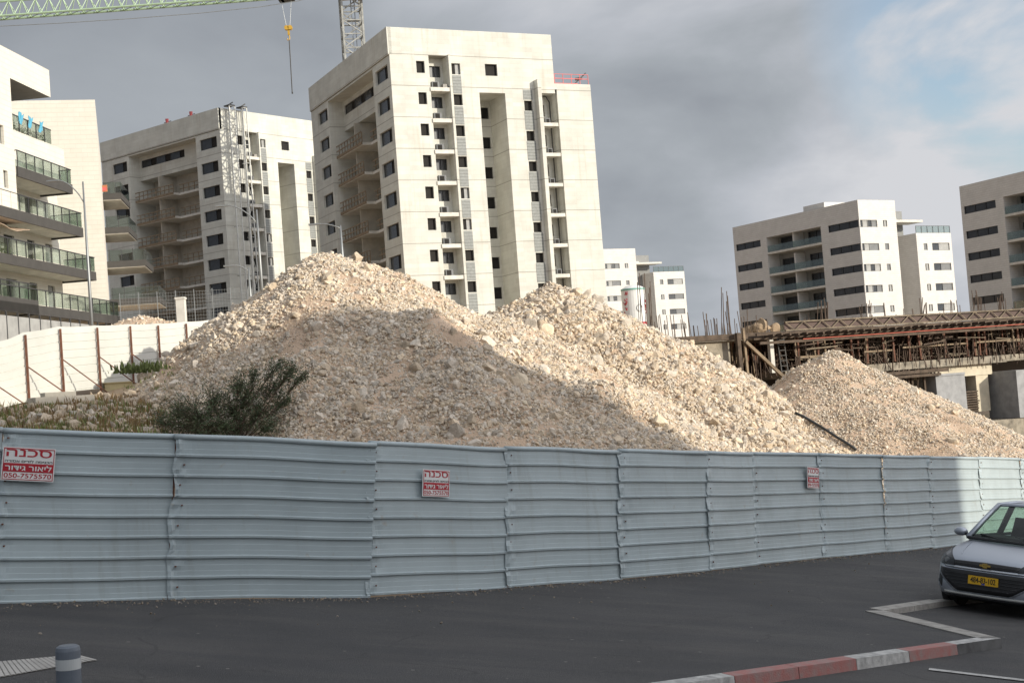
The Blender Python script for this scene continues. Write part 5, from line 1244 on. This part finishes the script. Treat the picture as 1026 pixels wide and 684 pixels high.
    # plate
    pl = thing_part = MB(); X1 = xf(0, .47)+.03; pl.box(X1-.012, X1, -.215, .215, .40, .515); po = pl.build('number_plate', PLATE, root)
    MB().box(X1-.004, X1+.0015, -.212, -.180, .403, .512).build('blue_band', PLBLUE, po) if False else None
    t = obj('lettering', text_mesh('484-83-102', .075, INK, .001, width=.36), po, (X1+.002, 0, .462)); t.rotation_euler = (0, 0, HP)
    MB().box(X1, X1+.0015, -.02, .03, .403, .422).build('blue_band', PLBLUE, po)
    MB().box(X1-.02, X1-.0125, -.23, .23, .39, .525).build('plate_frame', CARB, po)
    # greenhouse
    def gl(z, xf_, xr, hw, cr):      # outline at height z
        return [(xf_-.10*(abs(t)**2.2)*cr, hw*t, z) for t in np.linspace(-1, 1, 13)], [(xr+.04*abs(t)**2, hw*t, z) for t in np.linspace(1, -1, 9)]
    b0, r0 = gl(.95, .98, -1.62, .71, 1.6); t0, tr0 = gl(1.43, .24, -1.42, .575, 1.0)
    mid = lambda a, b, k, bulge=0: [tuple(a[i][j]+(b[i][j]-a[i][j])*k+(bulge if j == 0 else 0) for j in range(3)) for i in range(len(a))]
    rows = [mid(b0, t0, k, .045*math.sin(k*math.pi)) for k in np.linspace(0, 1, 7)]
    V = [p for r_ in rows for p in r_]; Fq = [(k*13+i, k*13+i+1, (k+1)*13+i+1, (k+1)*13+i) for k in range(6) for i in range(12)]
    me = bpy.data.meshes.new('windscreen'); me.from_pydata(V, [], Fq); me.materials.append(CGLASS); me.polygons.foreach_set('use_smooth', [True]*len(me.polygons)); me.update(); obj('windscreen', me, root)
    MB().tube([(p[0]+.02, p[1], p[2]+.005) for p in b0], .022, None, 6).build('cowl', CARB, root)
    rw = MB(); rw.face([r0[0], r0[-1], tr0[-1], tr0[0]]).build('rear_window', CGLASS, root)
    # roof with crown
    rf = []; nx = 12
    for i in range(nx):
        k = i/(nx-1); x = L_(.26, -1.50, k)
        row = []
        for j in range(13):
            t = -1+2*j/12; hw = L_(.565, .56, k); row.append((x-(.10*abs(t)**2.2)*(1-k), hw*t, 1.43+.075*(1-abs(t)**2.4)*(.35+.65*math.sin(min(1, k*2.2)*HP))*(1-.5*max(0, k-.7))))
        rf += row
    Fq = [(i*13+j, i*13+j+1, (i+1)*13+j+1, (i+1)*13+j) for i in range(nx-1) for j in range(12)]
    me = bpy.data.meshes.new('roof'); me.from_pydata(rf, [], Fq); me.materials.append(CARP); me.polygons.foreach_set('use_smooth', [True]*len(me.polygons)); me.update(); ro = obj('roof', me, root); ro.modifiers.new('thickness', 'SOLIDIFY').thickness = .03
    for s in (-1, 1):
        f0 = b0[0] if s < 0 else b0[-1]; f1 = t0[0] if s < 0 else t0[-1]
        ap = MB(); ap.tube([f0, mid([f0], [f1], .5, .03)[0], f1], [.045, .038, .036], None, 8).build('windscreen_pillar', CARP, root, True)
        MB().tube([f1, (-.5, s*.58, 1.455), (-1.42, s*.56, 1.43)], .03, None, 6).build('roof_rail', CARP, root, True)
        bp = MB(); bp.bar((-.28, s*.755, .93), (-.36, s*.585, 1.41), .10, .05, CARB).build('door_pillar', CARB, root); bp = MB(); bp.bar((-1.12, s*.74, .93), (-1.25, s*.58, 1.41), .18, .06).build('rear_pillar', CARP, root)
        MB().bar((-1.60, s*.70, .93), (-1.42, s*.56, 1.40), .16, .12).build('rear_pillar', CARP, root)
        MB().face([(f0[0]-.02, s*.745, .95), (-1.5, s*.735, .97), (-1.38, s*.575, 1.39), (f1[0]-.02, s*.585, 1.39)]).build('side_window', CGLASS, root)
        MB().box(-1.55, .80, s*.735-.02, s*.735+.02, .93, .985).build('window_sill', CARB, root)
        mr = MB(); mr.bar((.70, s*.74, .96), (.68, s*.84, 1.00), .05, .04, CARB); mr.build('mirror_arm', CARB, root)
        mo = MB(); c = (.66, s*.90, 1.015)
        rings_ = [(-.04, .7), (0, 1.), (.04, .95), (.075, .7), (.09, .3)]; mo.tube([(c[0]+a, c[1], c[2]) for a, _ in rings_], [.098*b for _, b in rings_], None, 14)
        mo.v = [(x, c[1]+(y-c[1])*1.05, c[2]+(z-c[2])*.66) for x, y, z in mo.v]; mo.build('mirror', CARP, root, True)
        for x in (1.14, -1.20):
            w = MB(); w.tube([(x, s*.60, .285), (x, s*.785, .285)], [.285, .285], None, 28); wo = w.build('wheel', TYRE, root, False); MB().tube([(x, s*.786, .285), (x, s*.80, .285)], [.20, .17], None, 20).build('rim', STEEL, wo)
            ar = MB(); ar.tube([(x+.33*math.cos(a), s*.790, .285+.33*math.sin(a)) for a in np.linspace(0, math.pi, 14)], .03, None, 6).build('wheel_arch', CARB, root, True)
            MB().tube([(x, s*.70, .285), (x, s*.792, .285)], .31, CARB, 24).build('wheel_well', CARB, root)
    # cabin
    MB().box(.30, .80, -.66, .66, .80, 1.0).box(.42, .60, .22, .50, 1.0, 1.06).build('dashboard', SEATM, root)
    for s in (-1, 1):
        MB().bar((-.25, s*.33, .75), (-.48, s*.33, 1.20), .46, .14).bar((-.49, s*.33, 1.22), (-.53, s*.33, 1.36), .24, .10).build('seat', SEATM, root)
    MB().bar((-1.15, 0, .75), (-1.3, 0, 1.12), 1.1, .14).build('rear_seat', SEATM, root)
    sw = MB(); sw.tube([(.22+.05*math.sin(a), .33+.18*math.cos(a), 1.0+.17*math.sin(a)) for a in np.linspace(0, 6.28, 20)], .014, None, 6).build('steering_wheel', CARB, root)
    MB().box(.20, .24, -.11, .11, 1.32, 1.37).build('inner_mirror', CARB, root)
    MB().bar((.93, .50, .965), (.80, -.02, 1.03), .018).build('wiper', CARB, root); MB().bar((.95, -.10, .965), (.84, -.52, 1.02), .018).build('wiper', CARB, root)
    for s in (1,):
        MB().tube([(-.9, 0, 1.47), (-1.1, 0, 1.60)], [.008, .005], None, 5).build('aerial', CARB, root)
    sl = -.138; root.scale = (1.09,)*3; root.rotation_mode = 'QUATERNION'
    gx = Vector((1, 0, sl)); up_ = Vector((.138, 0, 1)).normalized(); fw = Vector((hx, hy, sl*hx)).normalized(); lf = up_.cross(fw)
    root.rotation_quaternion = Matrix((fw, lf, up_)).transposed().to_quaternion()
car()
